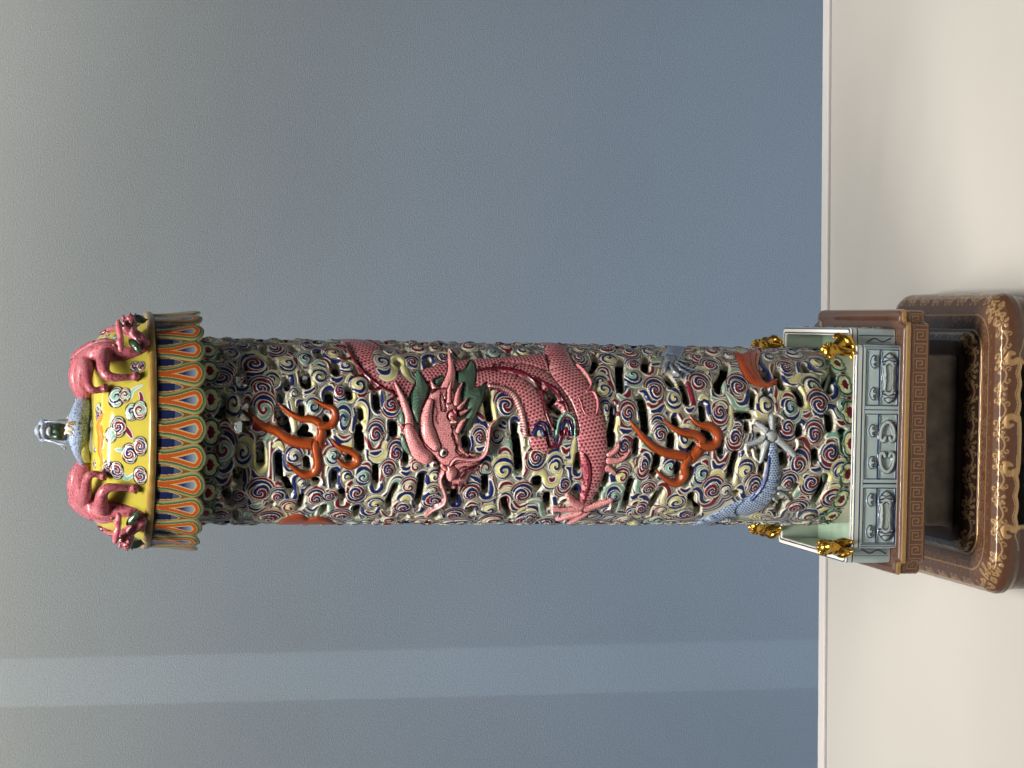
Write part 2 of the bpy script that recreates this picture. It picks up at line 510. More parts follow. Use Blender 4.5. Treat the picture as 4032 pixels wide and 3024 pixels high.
TILES[760, 1705] = """C 540 280 160 215 mg +;C 890 330 110 155 ny -;C 1190 1040 170 170 mn +;C 1510 1110 110 115 mn -;C 800 1090 110 125 mn +;C 1790 410 120 120 nw +;C 480 1430 150 150 mn +;C 1360 1500 150 170 mn -;C 1700 1300 110 115 my +;C 960 1440 70 90 ng -;C 1930 890 62 72 nw +;C 890 1590 130 150 nw +
H 58 1190 230 1200 530;H 68 800 690 790 830;H 50 1520 410 1540 780;H 55 1640 850 1720 1040;H 68 540 1020 640 1240;H 35 750 1400 740 1520;H 38 1130 1460 1130 1490;H 38 1940 1130 1880 1330;H 25 1410 1240 1410 1260
R m 42 770 130 830 40 930 10 1020 60 1060 180;R n 42 780 130 860 70 960 70;R y 42 850 140 940 120 1030 200 1060 290 1090 400 1090 600 1180 680 1270 600 1280 300;R n 35 1050 660 1090 750 1160 790 1250 760;R m 24 960 560 980 680 970 800 990 880;R n 26 760 620 830 590 900 640 920 800 910 960 900 1060 960 1150 1010 1230 1030 1320 1130 1350 1230 1300 1290 1180 1350 1080;R m 26 1390 180 1400 350 1390 600 1370 780 1260 840 1120 900 1050 1000;R n 22 1440 840 1450 600 1450 380 1520 310 1600 360 1620 560 1680 650 1780 660;R n 28 1460 150 1520 130 1560 180;R y 28 1440 230 1520 200 1600 280;R n 34 450 640 560 670 660 590 700 460;R n 38 410 780 520 850 640 790;R m 28 420 930 530 950 640 880 680 760;R m 28 1440 920 1500 880 1590 930;R n 30 1620 1000 1640 1100 1720 1170 1810 1130 1800 980 1790 800 1880 740;R m 20 1250 1330 1310 1220;R m 22 1000 1360 1130 1400 1290 1300;R g 36 1050 1270 1130 1290 1200 1250;R n 26 640 1440 700 1390 800 1380 840 1470;R n 22 820 1300 900 1310 950 1270;R m 25 380 1200 460 1170 540 1230;R n 36 390 1290 460 1260 530 1310;R y 20 560 1310 680 1330 730 1260 690 1100 650 950;R y 24 690 920 780 870 860 880"""
TILES[1200, 1337] = """C 10 370 105 130 ng +;C 490 260 110 130 my -;C 1370 420 145 165 nw +;C 1900 430 110 145 mn -;C 740 480 105 105 nw +;C 260 680 115 120 ny -;C 960 820 150 155 ny +;C 630 930 100 125 mn +;C 150 1200 105 115 ng -;C 1530 1170 120 125 mn +;C 690 1430 105 175 ng -;C 50 140 100 140 mn +;C 240 80 110 160 nw +
H 48 250 245 260 305;H 56 540 450 560 580;H 66 20 610 40 790;H 58 440 970 440 1140;H 44 780 890 800 1010;H 40 990 1260 1000 1380;H 50 975 1560 955 1660;H 48 1270 980 1290 1190;H 60 1580 1510 1580 1660;H 44 380 1390 385 1400;H 42 690 275 690 300;H 46 915 565 920 590;H 34 1200 825 1205 840;H 46 1645 410 1650 430;H 46 1770 190 1780 200;H 28 1710 1120 1715 1140;H 58 10 1570 -60 1660;H 44 400 1630 410 1660
R n 40 160 300 180 210 270 190 340 230 370 320 420 370 540 400 620 390;R m 25 120 500 170 400 270 350 370 380 440 450 470 560 500 620 580 650 640 590 620 450;R n 38 480 700 570 740 670 690;R y 35 0 900 100 870 150 780 130 600 180 510 270 520 350 600;R n 30 180 460 300 470 380 600 400 700;R g 25 170 440 250 400 340 450;R n 33 0 950 100 940 170 870;R m 20 0 1020 120 1000 190 930;R n 42 350 1130 340 980 400 880 470 890 510 980 550 1050 640 1090 710 1040;R m 18 450 790 500 790 520 840;R y 25 810 860 830 750 900 700 1000 700;R y 25 870 900 880 1000 840 1080 750 1100;R m 30 790 760 810 690 890 670;R m 40 950 970 1010 1000 1090 960;R n 30 930 1150 1000 1090 1080 1130 1130 1250 1120 1400 1090 1560;R y 30 920 1180 1000 1160 1060 1240 1060 1400 1040 1600;R n 25 1180 970 1200 1100 1220 1230 1290 1300 1360 1240 1370 1050 1360 930;R m 20 600 1320 620 1220 700 1160 780 1200 830 1300 850 1450 820 1600;R n 30 640 1260 740 1220 820 1300;R n 33 870 1230 900 1350 880 1500 850 1620;R n 30 1170 1600 1190 1480 1280 1430 1370 1480 1390 1560;R g 30 1200 1560 1290 1490 1370 1540;R n 28 1480 1600 1490 1460 1560 1390 1630 1430;R n 38 1300 570 1380 620 1480 610 1540 530;R y 32 1350 690 1450 720 1550 680 1590 560 1570 400 1600 330 1680 330 1730 400 1770 560 1820 680 1950 780;R g 30 1230 280 1310 240 1400 290;R n 20 1420 220 1500 260 1560 230"""
TILES[1200, 1705] = """C 1260 30 110 130 mn +;C 500 400 90 100 ng -;C 1620 350 110 140 mn +;C 740 770 80 85 ny +;C 1040 770 110 110 gn -;C 1480 660 100 120 nm +;C 920 1040 130 150 mn -;C 1850 940 110 110 mw +;C 190 1150 120 140 mn +;C 430 1100 90 90 mn -;C 1250 1240 120 105 ny +;C 1760 1300 130 110 mn -;C 620 1450 150 130 nm +;C 1970 590 90 95 mw +;C 1460 1520 110 140 mw +
H 70 970 50 980 260;H 40 530 715 530 890;H 45 660 1040 670 1160;H 44 1260 615 1260 880;H 40 1790 390 1800 520;H 40 1620 930 1500 1190 1490 1330;H 40 350 1300 320 1410;H 45 930 1320 900 1490;H 48 785 450 795 470;H 56 195 860 205 880;H 48 30 480 50 640;H 66 60 60 90 80;H 46 1755 1480 1765 1490;H 42 1225 1530 1235 1535
R n 35 520 60 620 160 720 180 830 100;R m 20 590 30 690 80 800 40;R y 30 680 220 790 220 860 130;R m 28 1060 50 1130 180 1180 280 1260 300 1330 240 1400 60;R n 35 1100 300 1150 450 1250 530 1370 510 1440 400 1460 200 1490 50;R y 40 1180 420 1280 460 1390 380 1420 180;R n 30 1170 350 1260 360 1350 320;R m 25 400 750 430 620 510 560 620 600;R n 30 450 960 450 750 490 640 570 620 610 700 590 850 640 960 730 1000;R n 30 920 760 960 650 1060 610 1140 660 1170 770 1170 900 1210 1020 1290 1030 1360 960 1360 850;R m 22 1020 550 1110 540 1170 600;R m 25 1340 850 1380 700 1380 590 1450 520 1530 550 1560 640;R n 28 1400 1100 1490 1040 1530 900 1600 800 1690 790 1740 870;R g 34 1440 1150 1530 1080 1570 920 1620 850 1690 870 1700 950;R n 30 1720 600 1800 640 1860 600;R n 30 1720 690 1800 720 1860 680;R m 22 1720 260 1720 430 1710 560;R n 30 1640 1160 1700 1090 1830 1050 1920 1110 1930 1250 1950 1380;R y 40 1730 1180 1800 1130 1860 1160;R m 30 750 1000 790 900 880 850 980 850 1030 950 1040 1060;R m 30 370 1060 440 1040 530 1060 580 1160 580 1270 650 1300 750 1270 760 1100 760 960;R n 25 350 1100 370 1040 420 1000;R n 30 830 1430 850 1320 930 1270 1000 1310 1030 1400 1130 1440 1260 1400 1330 1280;R g 25 840 1250 900 1200 990 1220;R g 28 210 1450 270 1340 340 1250 430 1250 460 1330 430 1440;R m 22 1360 1360 1410 1430 1480 1470 1570 1440 1590 1300 1650 1220;R m 30 1100 1190 1130 1150 1190 1140;R m 25 1090 1370 1150 1400 1210 1390;R n 25 20 1300 130 1360 230 1290;R n 30 1650 1450 1750 1400 1880 1430;R n 25 1000 1500 980 1450 1040 1460"""
TILES[1640, 1337] = """C 40 180 130 150 mw +;C 470 320 100 120 nm -;C 1590 1180 150 165 mn -;C 940 150 130 170 mw +;C 1340 240 110 150 gn -;C 1600 160 120 200 mw +;C 1900 220 110 150 ny +;C 300 170 80 110 mw -
H 50 220 410 225 450;H 52 1250 990 1260 1150 1300 1390;H 45 1750 1510 1740 1659;H 58 900 250 850 320;H 33 1130 210 1140 285;H 38 1630 250 1660 255
R n 40 160 640 130 400 170 310 270 310 310 420;R m 25 600 180 690 290 760 360;R y 45 1120 1210 1200 1230 1240 1350 1290 1470 1370 1440 1350 1250 1340 1050 1390 940;R n 30 1430 1050 1470 960 1560 960;R n 42 1040 1520 1120 1420 1210 1530 1230 1640;R g 33 980 1640 1080 1560 1180 1600;R m 30 1100 1320 1180 1390;R n 30 1690 1640 1690 1450 1750 1400 1820 1450;R n 28 1480 1530 1560 1560;R n 22 1530 1470 1570 1500"""
TILES[1640, 1705] = """C 1110 80 90 110 mn -;C 1430 40 90 100 mg +;C 1540 660 150 155 ny +;C 1230 610 100 110 mg -;C 960 1070 130 140 nm +;C 320 760 80 90 ny -;C 300 1180 140 125 mn +;C 1870 1080 140 150 mn -;C 1290 1340 120 110 ny +;C 670 1440 130 130 mn -;C 1330 1540 150 180 mw +;C 1920 1530 150 180 mn +;C 300 1000 90 70 gm -
H 48 860 110 880 220;H 58 1760 50 1790 300 1820 640;H 48 1220 800 1220 960 1210 1060;H 48 100 770 70 1000 20 1250;H 42 660 1050 660 1230;H 38 530 915 545 930;H 44 1560 1180 1560 1280 1630 1480;H 56 340 1435 330 1500;H 50 970 1350 960 1420;H 22 480 800 482 820;H 28 430 635 432 650
R n 35 980 300 980 100 1040 10;R n 30 1070 270 1120 290 1190 250;R g 36 1400 450 1410 330 1480 200 1590 160 1680 220 1720 350 1750 480 1740 650 1750 760;R m 38 1470 430 1500 330 1580 300 1640 370 1650 430;R n 48 1540 430 1570 400 1610 440;R y 38 1350 760 1340 600 1420 510 1530 490 1640 560;R n 28 1760 780 1830 800 1900 770;R m 25 1900 760 1950 640 1940 450 1970 320;R m 20 1360 760 1370 900 1400 1000 1370 1100;R n 32 960 760 1060 810 1130 900 1140 1050 1200 1140 1290 1120 1330 1000 1310 850;R n 35 1140 530 1190 450 1270 450 1320 510;R n 38 20 850 50 740 110 700 180 740 190 850 240 900 330 860 370 760;R m 30 240 990 300 920 380 930;R m 30 930 880 1010 930 1050 1020 1030 1110;R n 38 560 1080 600 1150 620 1250 700 1290 760 1230 750 1090;R n 33 0 1390 90 1370 120 1270 140 1150 220 1070 340 1050 420 1100;R n 30 1490 1130 1560 1070 1640 1100 1680 1200 1660 1280 1740 1350 1850 1330;R m 26 1480 1380 1490 1200 1560 1120 1620 1160 1610 1280 1650 1370 1790 1390;R n 25 1480 1040 1540 950 1620 930 1690 970;R m 28 1470 980 1530 900 1620 880 1690 900;R y 28 1520 1020 1590 980 1680 1000;R n 30 860 1400 900 1310 980 1270 1060 1310 1080 1440;R m 25 900 1270 970 1230 1080 1250;R m 30 1720 1200 1820 1300 1950 1250;R n 30 270 1420 320 1380 400 1390 470 1420 490 1490;R g 20 300 1380 380 1350 470 1380;R m 20 280 1340 360 1290 450 1290;R n 25 1140 1410 1200 1430 1280 1410;R n 25 0 1480 100 1460 170 1480;R g 25 1830 890 1890 860 1950 880;R y 30 1780 1420 1880 1340 1984 1300;R n 33 1780 1480 1880 1420 1984 1400"""
TILES[2080, 1337] = """C 910 350 110 135 nm +;C 1410 360 120 130 ny -;C 1850 460 100 115 mn -;C 1850 650 130 130 ng +;C 1290 760 90 90 ny -;C 1340 900 120 120 ny +;C 1770 1320 110 140 nm +;C 690 190 80 110 nw +;C 890 190 90 120 mw -;C 1420 200 130 160 mn +;C 1800 240 110 140 nm +;C 1370 1230 80 110 nw -;C 200 1650 110 125 nw +
H 45 1170 290 1190 420 1100 550;H 54 1630 390 1620 560 1640 870;H 42 200 830 205 850;H 52 380 930 470 1050 360 1150 480 1220 560 1290;H 45 1510 1210 1500 1450 1450 1659;H 40 20 230 80 220;H 30 1950 1040 1952 1060
R m 22 1050 230 1120 330 1130 420 1030 490;R m 22 1120 220 1200 250 1240 350 1290 430;R n 30 1120 620 1200 500 1300 470 1390 520 1450 620 1480 700 1540 780 1560 900 1640 980 1740 940 1740 830 1690 700 1690 560;R m 33 1230 600 1280 530 1370 540 1400 640 1430 740 1480 860 1480 960 1420 1060 1350 1090;R n 25 1260 600 1320 570 1370 610;R y 25 1180 670 1280 630 1380 700;R n 25 1300 1030 1380 1030 1450 960;R m 38 1700 1010 1770 990 1800 900;R g 25 1600 1000 1650 1050 1750 1080;R m 25 1400 1400 1450 1280 1460 1130 1500 1080 1570 1110 1590 1250 1600 1380 1660 1520 1760 1570 1830 1530;R n 35 1640 1600 1720 1640 1820 1620;R n 28 1700 1200 1770 1130 1860 1180 1880 1280;R n 28 1540 290 1620 290 1700 330;R n 25 1940 1000 1960 1200 1960 1400;R y 25 1560 1659 1570 1500 1590 1400"""
TILES[2080, 1705] = """C 140 430 120 130 mn +;C 480 580 110 130 ny -;C 640 900 95 130 nm +;C 420 20 60 80 mn +;C 700 40 90 100 nm -;C 1700 240 100 130 nm +;C 1660 770 100 110 my -;C 1520 1100 110 115 ng +;C 1870 1390 120 110 mn -;C 1380 1360 80 90 mn +;C 1100 1450 90 80 nw +;C 40 1470 80 110 mn -;C 1700 1520 100 110 mw +;C 290 1570 100 140 nw +
H 66 160 840 160 960;H 48 330 1110 320 1320;H 48 900 420 880 620;H 40 830 1010 860 1090;H 58 1480 40 1470 190;H 35 1920 130 1900 350;H 38 1380 770 1350 900;H 44 1830 860 1760 1100 1720 1300;H 46 635 1190 645 1210;H 38 1200 1150 1205 1160;H 25 1290 1000 1295 1010
R n 36 60 1120 70 900 110 790 200 750 270 810 310 920 380 960 480 920 540 810 600 650 590 500 540 420 480 420;R y 36 110 730 180 680 260 710 310 820 370 900 460 890 520 790 570 650;R m 33 380 800 420 830 460 790;R m 30 340 0 350 150 390 240 480 230 550 190 580 60 590 0;R n 38 310 280 390 340 490 310 530 250;R n 33 370 60 420 170 490 150 520 50;R g 33 620 170 690 180 750 130;R n 30 630 230 700 240 750 210;R m 33 600 260 660 330 750 270;R n 25 650 430 730 420 740 360;R y 28 670 530 760 530 810 450 800 300 830 100;R n 30 680 610 740 640 760 750 750 900 700 1000 600 1040 520 980;R n 28 810 560 820 700 890 740 950 690 940 580 970 500;R m 20 810 800 890 810 960 760 980 620;R m 22 470 1000 500 1090 590 1100 680 1060;R n 28 780 950 850 910 900 960 900 1050 950 1090;R n 30 20 40 60 10 140 0;R n 33 40 200 60 140 150 150 240 210;R y 42 80 80 150 60 230 80;R m 28 0 310 100 240 210 260 250 380;R m 30 1630 170 1720 80 1830 130 1860 260 1830 380;R n 30 1600 610 1680 580 1750 650 1750 740;R m 20 1650 550 1730 560 1780 640 1740 760;R n 38 1490 750 1510 860;R n 28 1680 920 1760 850 1800 760 1880 750 1930 850 1890 980 1890 1070;R g 25 1880 730 1960 800 1920 950 1940 1040;R g 30 1330 1150 1360 1030 1450 930 1560 910 1650 960 1680 1080 1650 1250 1600 1350;R n 33 1400 1110 1450 1000 1540 970 1620 1030;R n 35 0 1290 120 1310 180 1400;R g 25 0 1210 120 1190 220 1240 240 1380 280 1460 400 1450;R y 30 0 1360 80 1370 130 1450;R n 36 1860 1140 1940 1090;R m 30 1840 1290 1900 1230 1984 1210;R n 30 460 1140 480 1250;R n 30 1610 1380 1700 1390"""
TILES[2520, 1337] = """C 270 920 130 160 mn -;C 600 1060 110 120 ny +;C 1050 790 140 150 nm +;C 1000 330 110 140 nm -;C 1260 480 120 130 mn +;C 1740 850 135 155 mn -;C 1410 1300 110 130 nm +;C 320 1560 100 125 mn -;C 880 1570 90 90 yn +;C 1300 230 120 200 mw +;C 1580 300 70 100 nw +;C 1720 1640 100 110 mn +;C 130 230 90 130 nw -
H 48 90 330 90 540;H 48 490 690 560 790;H 48 740 770 800 950 830 1090;H 58 30 1060 80 1350 100 1600;H 54 1500 460 1480 620 1390 760 1390 890;H 48 1110 1190 1120 1390;H 44 620 1425 640 1480;H 54 1750 1330 1950 1330;H 34 1890 1500 1900 1600;H 33 970 260 1040 270;H 38 800 335 810 340;H 46 1150 1630 1220 1659
R m 25 0 420 40 550 130 620 210 590 220 490 180 420 200 330;R y 38 540 860 620 830 700 900 740 1020;R n 30 500 880 600 890 670 970 700 1100;R m 35 860 700 850 800 900 920 930 1040 950 1140 920 1220 850 1230 800 1180;R n 28 820 1240 880 1270 950 1220;R n 28 930 530 1010 480 1110 490 1200 570 1250 700;R y 42 990 560 1080 530 1170 590;R m 25 1260 720 1310 830 1320 950 1400 1010 1480 970 1490 880;R n 25 1280 900 1310 1000 1400 1050 1500 1010;R g 30 1270 1050 1380 1100 1520 1060;R g 28 1500 950 1500 780 1560 630 1660 560 1790 590;R n 33 1570 980 1570 790 1620 660 1740 620 1850 720;R m 30 1600 900 1660 1040 1760 1090 1860 1060;R n 33 1630 1040 1720 1150 1850 1140 1910 1010 1900 850;R g 25 1530 960 1620 1060 1680 1180 1800 1240 1950 1180;R n 30 0 930 80 940 130 1040 200 1120 290 1100;R m 30 130 1130 210 1200 330 1170 390 1000 360 820;R n 38 210 1280 310 1280 410 1180;R n 28 1060 1320 1060 1150 1130 1080 1200 1130 1220 1290 1260 1440;R y 22 1060 1060 1120 1010 1200 1050;R n 28 560 1420 600 1340 680 1340 720 1440;R m 22 700 1330 750 1420;R m 30 1310 1340 1310 1200 1370 1140 1480 1120 1540 1200 1530 1380;R g 28 1370 1180 1440 1160 1510 1200;R y 28 1610 1200 1620 1400 1590 1600;R n 30 1540 1450 1500 1580 1440 1630;R m 33 1420 1550 1500 1490;R m 38 1690 1520 1760 1530 1800 1600;R n 28 1680 1440 1770 1430 1830 1520;R n 28 1340 330 1420 400 1440 500 1420 600;R n 25 780 1500 860 1450 960 1500 990 1600;R m 20 780 1600 800 1450 900 1420;R g 25 230 390 330 380;R n 25 230 460 320 450"""
TILES[2520, 1705] = """C 60 570 80 150 nm +;C 530 590 110 120 ng -;C 800 110 110 130 ny +;C 1100 720 110 130 ng +;C 1280 1010 130 160 mn -;C 1680 90 110 130 nm +;C 1880 650 120 130 ny -;C 140 990 100 100 nm +;C 640 1210 130 125 ny -;C 1510 1030 80 100 nw +;C 800 1430 130 125 nm +;C 1940 930 80 140 mn -;C 370 1360 80 75 mw +;C 20 1320 90 130 mn -;C 360 30 100 110 mn +;C 290 1520 110 120 gn +
H 54 310 440 290 590;H 54 560 70 550 240;H 48 950 240 890 370;H 66 1180 40 1220 90;H 48 1420 190 1430 340;H 48 1700 380 1640 580 1600 790;H 38 660 570 660 770;H 44 370 1010 290 1130 200 1290;H 44 920 1100 900 1250 1010 1320 1000 1430;H 40 900 650 830 890;H 46 235 700 245 720;H 38 1695 1055 1710 1065
R m 33 0 330 80 300 160 340 210 430 220 540 180 660 170 770;R n 42 60 470 100 400 140 470 140 560;R g 42 50 220 130 210 200 280;R n 38 140 740 170 830 250 860;R n 38 690 170 720 250 800 280 900 240 930 150;R m 25 700 80 730 180 810 200 880 150;R n 30 960 830 960 700 980 600 1060 550 1160 570 1190 680 1160 800;R g 36 1060 630 1120 620;R m 28 1110 500 1170 500 1200 560;R n 28 1350 290 1370 400 1430 440 1510 400 1540 250 1540 100;R m 28 1310 310 1330 450 1400 530 1500 480 1560 360;R n 33 1290 500 1330 590 1400 600 1490 550;R m 25 1470 690 1560 620 1620 500 1640 350 1720 280 1790 290;R y 35 1240 830 1280 740 1380 690 1450 760 1440 880 1420 1000;R n 30 1290 800 1360 780 1410 840;R m 33 1160 1000 1230 880 1320 860 1390 930 1390 1050 1340 1150 1260 1250 1140 1280 1060 1220 1060 1100 1010 1020 930 1010 880 1080 840 1200 780 1330;R n 26 930 1000 1010 980 1080 1050 1090 1170 1150 1220 1230 1190;R y 33 180 1130 260 1090 300 990 370 930 440 950 470 1050 430 1160 420 1290 480 1380 570 1370 640 1310 700 1240;R m 28 310 930 400 900 490 960 520 1060 480 1150;R n 36 510 1310 520 1200 590 1120 700 1110 770 1190 720 1310 620 1380;R m 20 130 1480 210 1460 240 1350 310 1280 390 1280;R m 22 450 1420 540 1460 670 1440;R n 38 0 1120 80 1130 140 1220 150 1310;R m 30 0 1220 80 1230 110 1340 60 1430;R n 28 930 900 960 800;R m 22 670 1010 730 1060 830 1040 910 960;R n 28 720 980 800 1020 880 970;R y 33 1740 680 1760 560 1860 490 1960 540;R y 25 1590 950 1690 900 1710 780;R n 33 1720 970 1790 950 1810 1050 1850 1130 1970 1130;R y 20 1690 1010 1770 1030;R n 25 1500 870 1540 890;R m 28 1830 430 1870 350 1940 340;R n 28 1780 480 1800 370 1890 280"""
TILES[2960, 1337] = """C 1070 850 130 150 ny +;C 1190 1160 140 150 mn -;C 690 1220 120 140 ng +;C 250 1170 110 130 ny -;C 630 1570 120 125 mn +;C 600 510 110 130 nm -;C 1170 430 110 130 ny +;C 740 260 130 160 nw +;C 290 320 100 130 nw -;C 1600 1180 80 115 ng +;C 1150 1640 90 95 nm +
H 48 440 580 480 720 540 840;H 54 780 900 850 1000 870 1120;H 50 940 490 965 540;H 58 1450 520 1440 620 1320 780 1370 890;H 54 1370 1360 1390 1500 1380 1570;H 44 850 1570 850 1659;H 48 200 600 240 720;H 34 20 960 10 1190;H 40 258 930 262 950;H 38 275 1555 285 1570;H 33 530 290 580 330;H 48 1615 1640 1630 1650;H 44 1375 365 1390 380;H 24 470 1550 470 1580
R n 42 140 280 150 400 210 500 260 580 290 680 330 750;R m 22 380 660 350 540 370 460 440 450 490 500;R n 28 540 640 600 740 700 790 810 770 870 680 840 560 820 440 880 390 990 420 1050 510 1120 570 1230 600;R y 50 700 750 790 720 840 640;R n 30 540 580 620 640 710 640;R m 33 930 680 1030 680 1110 740;R n 28 930 630 1040 610 1140 690 1180 830 1180 920;R m 25 1230 700 1290 800 1320 920 1400 970;R n 33 1280 900 1320 1000 1400 1040 1480 1000 1500 880 1460 760 1490 690 1570 670;R y 38 480 1050 520 950 620 900 720 940 780 1050 800 1180 860 1250 960 1250 970 1120 910 1000 880 860;R m 42 560 1040 620 1000 690 1030 730 1090;R n 33 530 1180 560 1110 650 1080 740 1110;R n 28 860 1290 950 1310 1010 1280;R m 28 910 1360 980 1360 1030 1310;R n 38 1090 1270 1170 1340 1270 1330 1320 1220 1390 1190 1470 1230 1520 1320 1570 1390 1680 1390;R m 33 1530 1460 1610 1490 1690 1440;R n 25 0 930 80 970 110 1080 110 1230 180 1310 280 1300;R m 20 0 870 70 890 100 950;R y 33 80 1300 150 1370 260 1370;R m 22 420 850 430 960 410 1080 440 1180 440 1270;R n 30 790 1659 810 1500 880 1450 950 1520 970 1659;R m 30 1060 1540 1080 1450 1140 1420 1210 1470;R y 33 1100 1560 1160 1490 1220 1520;R n 30 1090 1640 1150 1580 1240 1620;R n 33 540 1470 600 1420 690 1430;R m 30 620 1400 720 1440 740 1560;R n 30 200 880 190 950 260 1000 330 960 340 880;R m 20 540 330 640 380 700 350;R m 20 1300 1420 1320 1600"""
TILES[2960, 1705] = """C 820 550 130 170 mn +;C 1400 350 140 160 nm -;C 1110 40 120 140 nm +;C 1060 870 130 140 mn -;C 1570 680 110 120 ny +;C 650 880 110 120 mn -;C 1430 1150 130 120 mn +;C 800 1310 140 120 mn -;C 990 1470 130 130 mg +;C 30 970 90 140 mn +;C 220 1490 75 65 nw +
H 48 1120 350 1130 470;H 54 550 410 560 530;H 38 190 570 170 710;H 48 1310 790 1230 1000 1130 1190;H 48 1650 110 1660 290;H 44 520 1230 450 1390;H 44 350 1245 370 1260;H 38 765 950 775 970;H 33 1645 825 1655 840;H 46 1360 1395 1385 1405;H 28 125 315 135 330;H 33 135 45 145 60;H 38 825 5 835 20
R m 33 840 110 920 110 980 200 1010 300 1040 430 1040 570 1110 620 1200 580;R n 30 1060 640 1140 650 1220 610 1240 480 1240 350 1310 230 1420 190;R m 38 1330 170 1410 120 1500 170;R n 30 1360 70 1450 50 1550 140 1580 300 1610 420 1700 420;R g 33 1330 70 1420 20 1560 60 1590 200 1630 330 1700 340;R g 30 860 270 940 360 980 500 950 620 860 720;R n 32 830 320 910 360 950 500 900 640 800 700;R n 30 560 660 640 670 700 620;R m 28 590 730 680 740 710 700;R g 33 1280 680 1300 600 1390 590 1430 680 1460 780 1540 830;R y 33 1290 660 1340 660 1380 740 1430 840 1520 850 1620 790;R n 30 1490 680 1510 560 1590 500 1690 530 1710 620;R m 25 1540 580 1620 550 1680 600;R g 42 760 1120 830 1040 940 1000 1030 1040 1060 1140 1040 1240 1060 1320 1150 1330;R n 33 850 1110 920 1080 980 1130 980 1170;R m 33 810 1150 900 1140 960 1230 940 1330;R n 30 650 1330 620 1280 700 1200 820 1180 910 1240;R n 25 430 1490 520 1480 570 1390 650 1310;R n 28 1390 1000 1420 920 1500 900 1570 940;R y 30 1410 960 1510 940;R m 25 1230 1220 1300 1100 1390 1020 1500 1000 1570 1060;R n 25 1140 1330 1220 1300 1250 1260;R n 33 940 820 960 770 1020 750;R n 28 790 880 840 890 850 950 950 970;R y 28 810 840 850 810 880 860 920 920;R m 35 290 1390 350 1400 360 1450;R n 30 300 1350 380 1370 410 1460;R n 25 1190 1400 1230 1430 1290 1410 1330 1330 1400 1300 1500 1290;R y 45 1240 1370 1320 1330;R n 38 830 1470 880 1390 980 1360 1100 1370 1160 1410;R m 25 520 830 600 790 700 800;R m 25 30 790 100 850 140 920;R m 20 130 600 120 750"""

# ------------------------------------------------------------------ wall and plinth
def mat_wall():
    m, N, L, p = mat_new('blue_wall_paint')
    tc = N.new('ShaderNodeTexCoord')
    nz = N.new('ShaderNodeTexNoise'); nz.inputs['Scale'].default_value = 620; nz.inputs['Detail'].default_value = 5; nz.inputs['Roughness'].default_value = .65
    L.new(tc.outputs['Object'], nz.inputs['Vector'])
    cr = N.new('ShaderNodeValToRGB'); e = cr.color_ramp.elements
    e[0].position = .34; e[0].color = (.170, .254, .384, 1); e[1].position = .66; e[1].color = (.220, .320, .470, 1)
    L.new(nz.outputs['Fac'], cr.inputs[0])
    n2 = N.new('ShaderNodeTexNoise'); n2.inputs['Scale'].default_value = 3.2; n2.inputs['Detail'].default_value = 3
    L.new(tc.outputs['Object'], n2.inputs['Vector'])
    mr = N.new('ShaderNodeMapRange'); mr.inputs[3].default_value = .90; mr.inputs[4].default_value = 1.10
    L.new(n2.outputs['Fac'], mr.inputs[0])
    mx = N.new('ShaderNodeMix'); mx.data_type = 'RGBA'; mx.blend_type = 'MULTIPLY'; mx.inputs[0].default_value = 1
    L.new(cr.outputs[0], mx.inputs[6]); L.new(mr.outputs[0], mx.inputs[7]); L.new(mx.outputs[2], p.inputs['Base Color'])
    p.inputs['Roughness'].default_value = .8
    b = N.new('ShaderNodeBump'); b.inputs['Strength'].default_value = .50; b.inputs['Distance'].default_value = .0010
    L.new(nz.outputs['Fac'], b.inputs['Height']); L.new(b.outputs[0], p.inputs['Normal'])
    return m

def box_bm(bm, x0, x1, y0, y1, z0, z1, bev=0.0, seg=2):
    r = bmesh.ops.create_cube(bm, size=1.0)
    for v in r['verts']:
        v.co = Vector((x0 + (v.co.x + .5) * (x1 - x0), y0 + (v.co.y + .5) * (y1 - y0), z0 + (v.co.z + .5) * (z1 - z0)))
    if bev:
        es = list({e for v in r['verts'] for e in v.link_edges})
        bmesh.ops.bevel(bm, geom=es, offset=bev, segments=seg, affect='EDGES', profile=.5)

def bm_obj(name, bm, mat, parent=None, smooth=False):
    me = bpy.data.meshes.new(name)
    bm.to_mesh(me); bm.free()
    if smooth: me.polygons.foreach_set('use_smooth', np.ones(len(me.polygons), bool))
    return obj(name, me, mat, parent)

bm = bmesh.new(); box_bm(bm, -3, 3, WALL_Y, WALL_Y + .12, -1.0, 2.6)
tag(bm_obj('wall', bm, mat_wall()), 'blue grey painted gallery wall behind the porcelain', kind='structure')
bm = bmesh.new(); box_bm(bm, -3, 3, -3.5, WALL_Y, -1.1, -1.0)
tag(bm_obj('floor', bm, mat_plain('floor_paint', (.16, .16, .16), .6)), 'dark gallery floor', kind='structure')
plinth = thing('display_plinth', 'white display plinth with a raised back lip under the lacquered stand', 'plinth', (0, 0, 0))
plinth.rotation_euler = (0, 0, .02)
M_PLINTH = mat_plain('plinth_paint', (.405, .393, .372), .55, noise=.015, nscale=9, bump=.05, bscale=300)
PY = 0.318
bm = bmesh.new(); box_bm(bm, -1.1, 1.1, -1.15, PY, -1.0, 0.0, .002)
bm_obj('plinth_body', bm, M_PLINTH, plinth)
bm = bmesh.new(); box_bm(bm, -1.1, 1.1, PY + .0008, PY + .015, -.95, .0022, .0012)
bm_obj('back_lip', bm, mat_plain('lip_paint', (.50, .485, .485), .5, noise=.01, bump=.03), plinth)

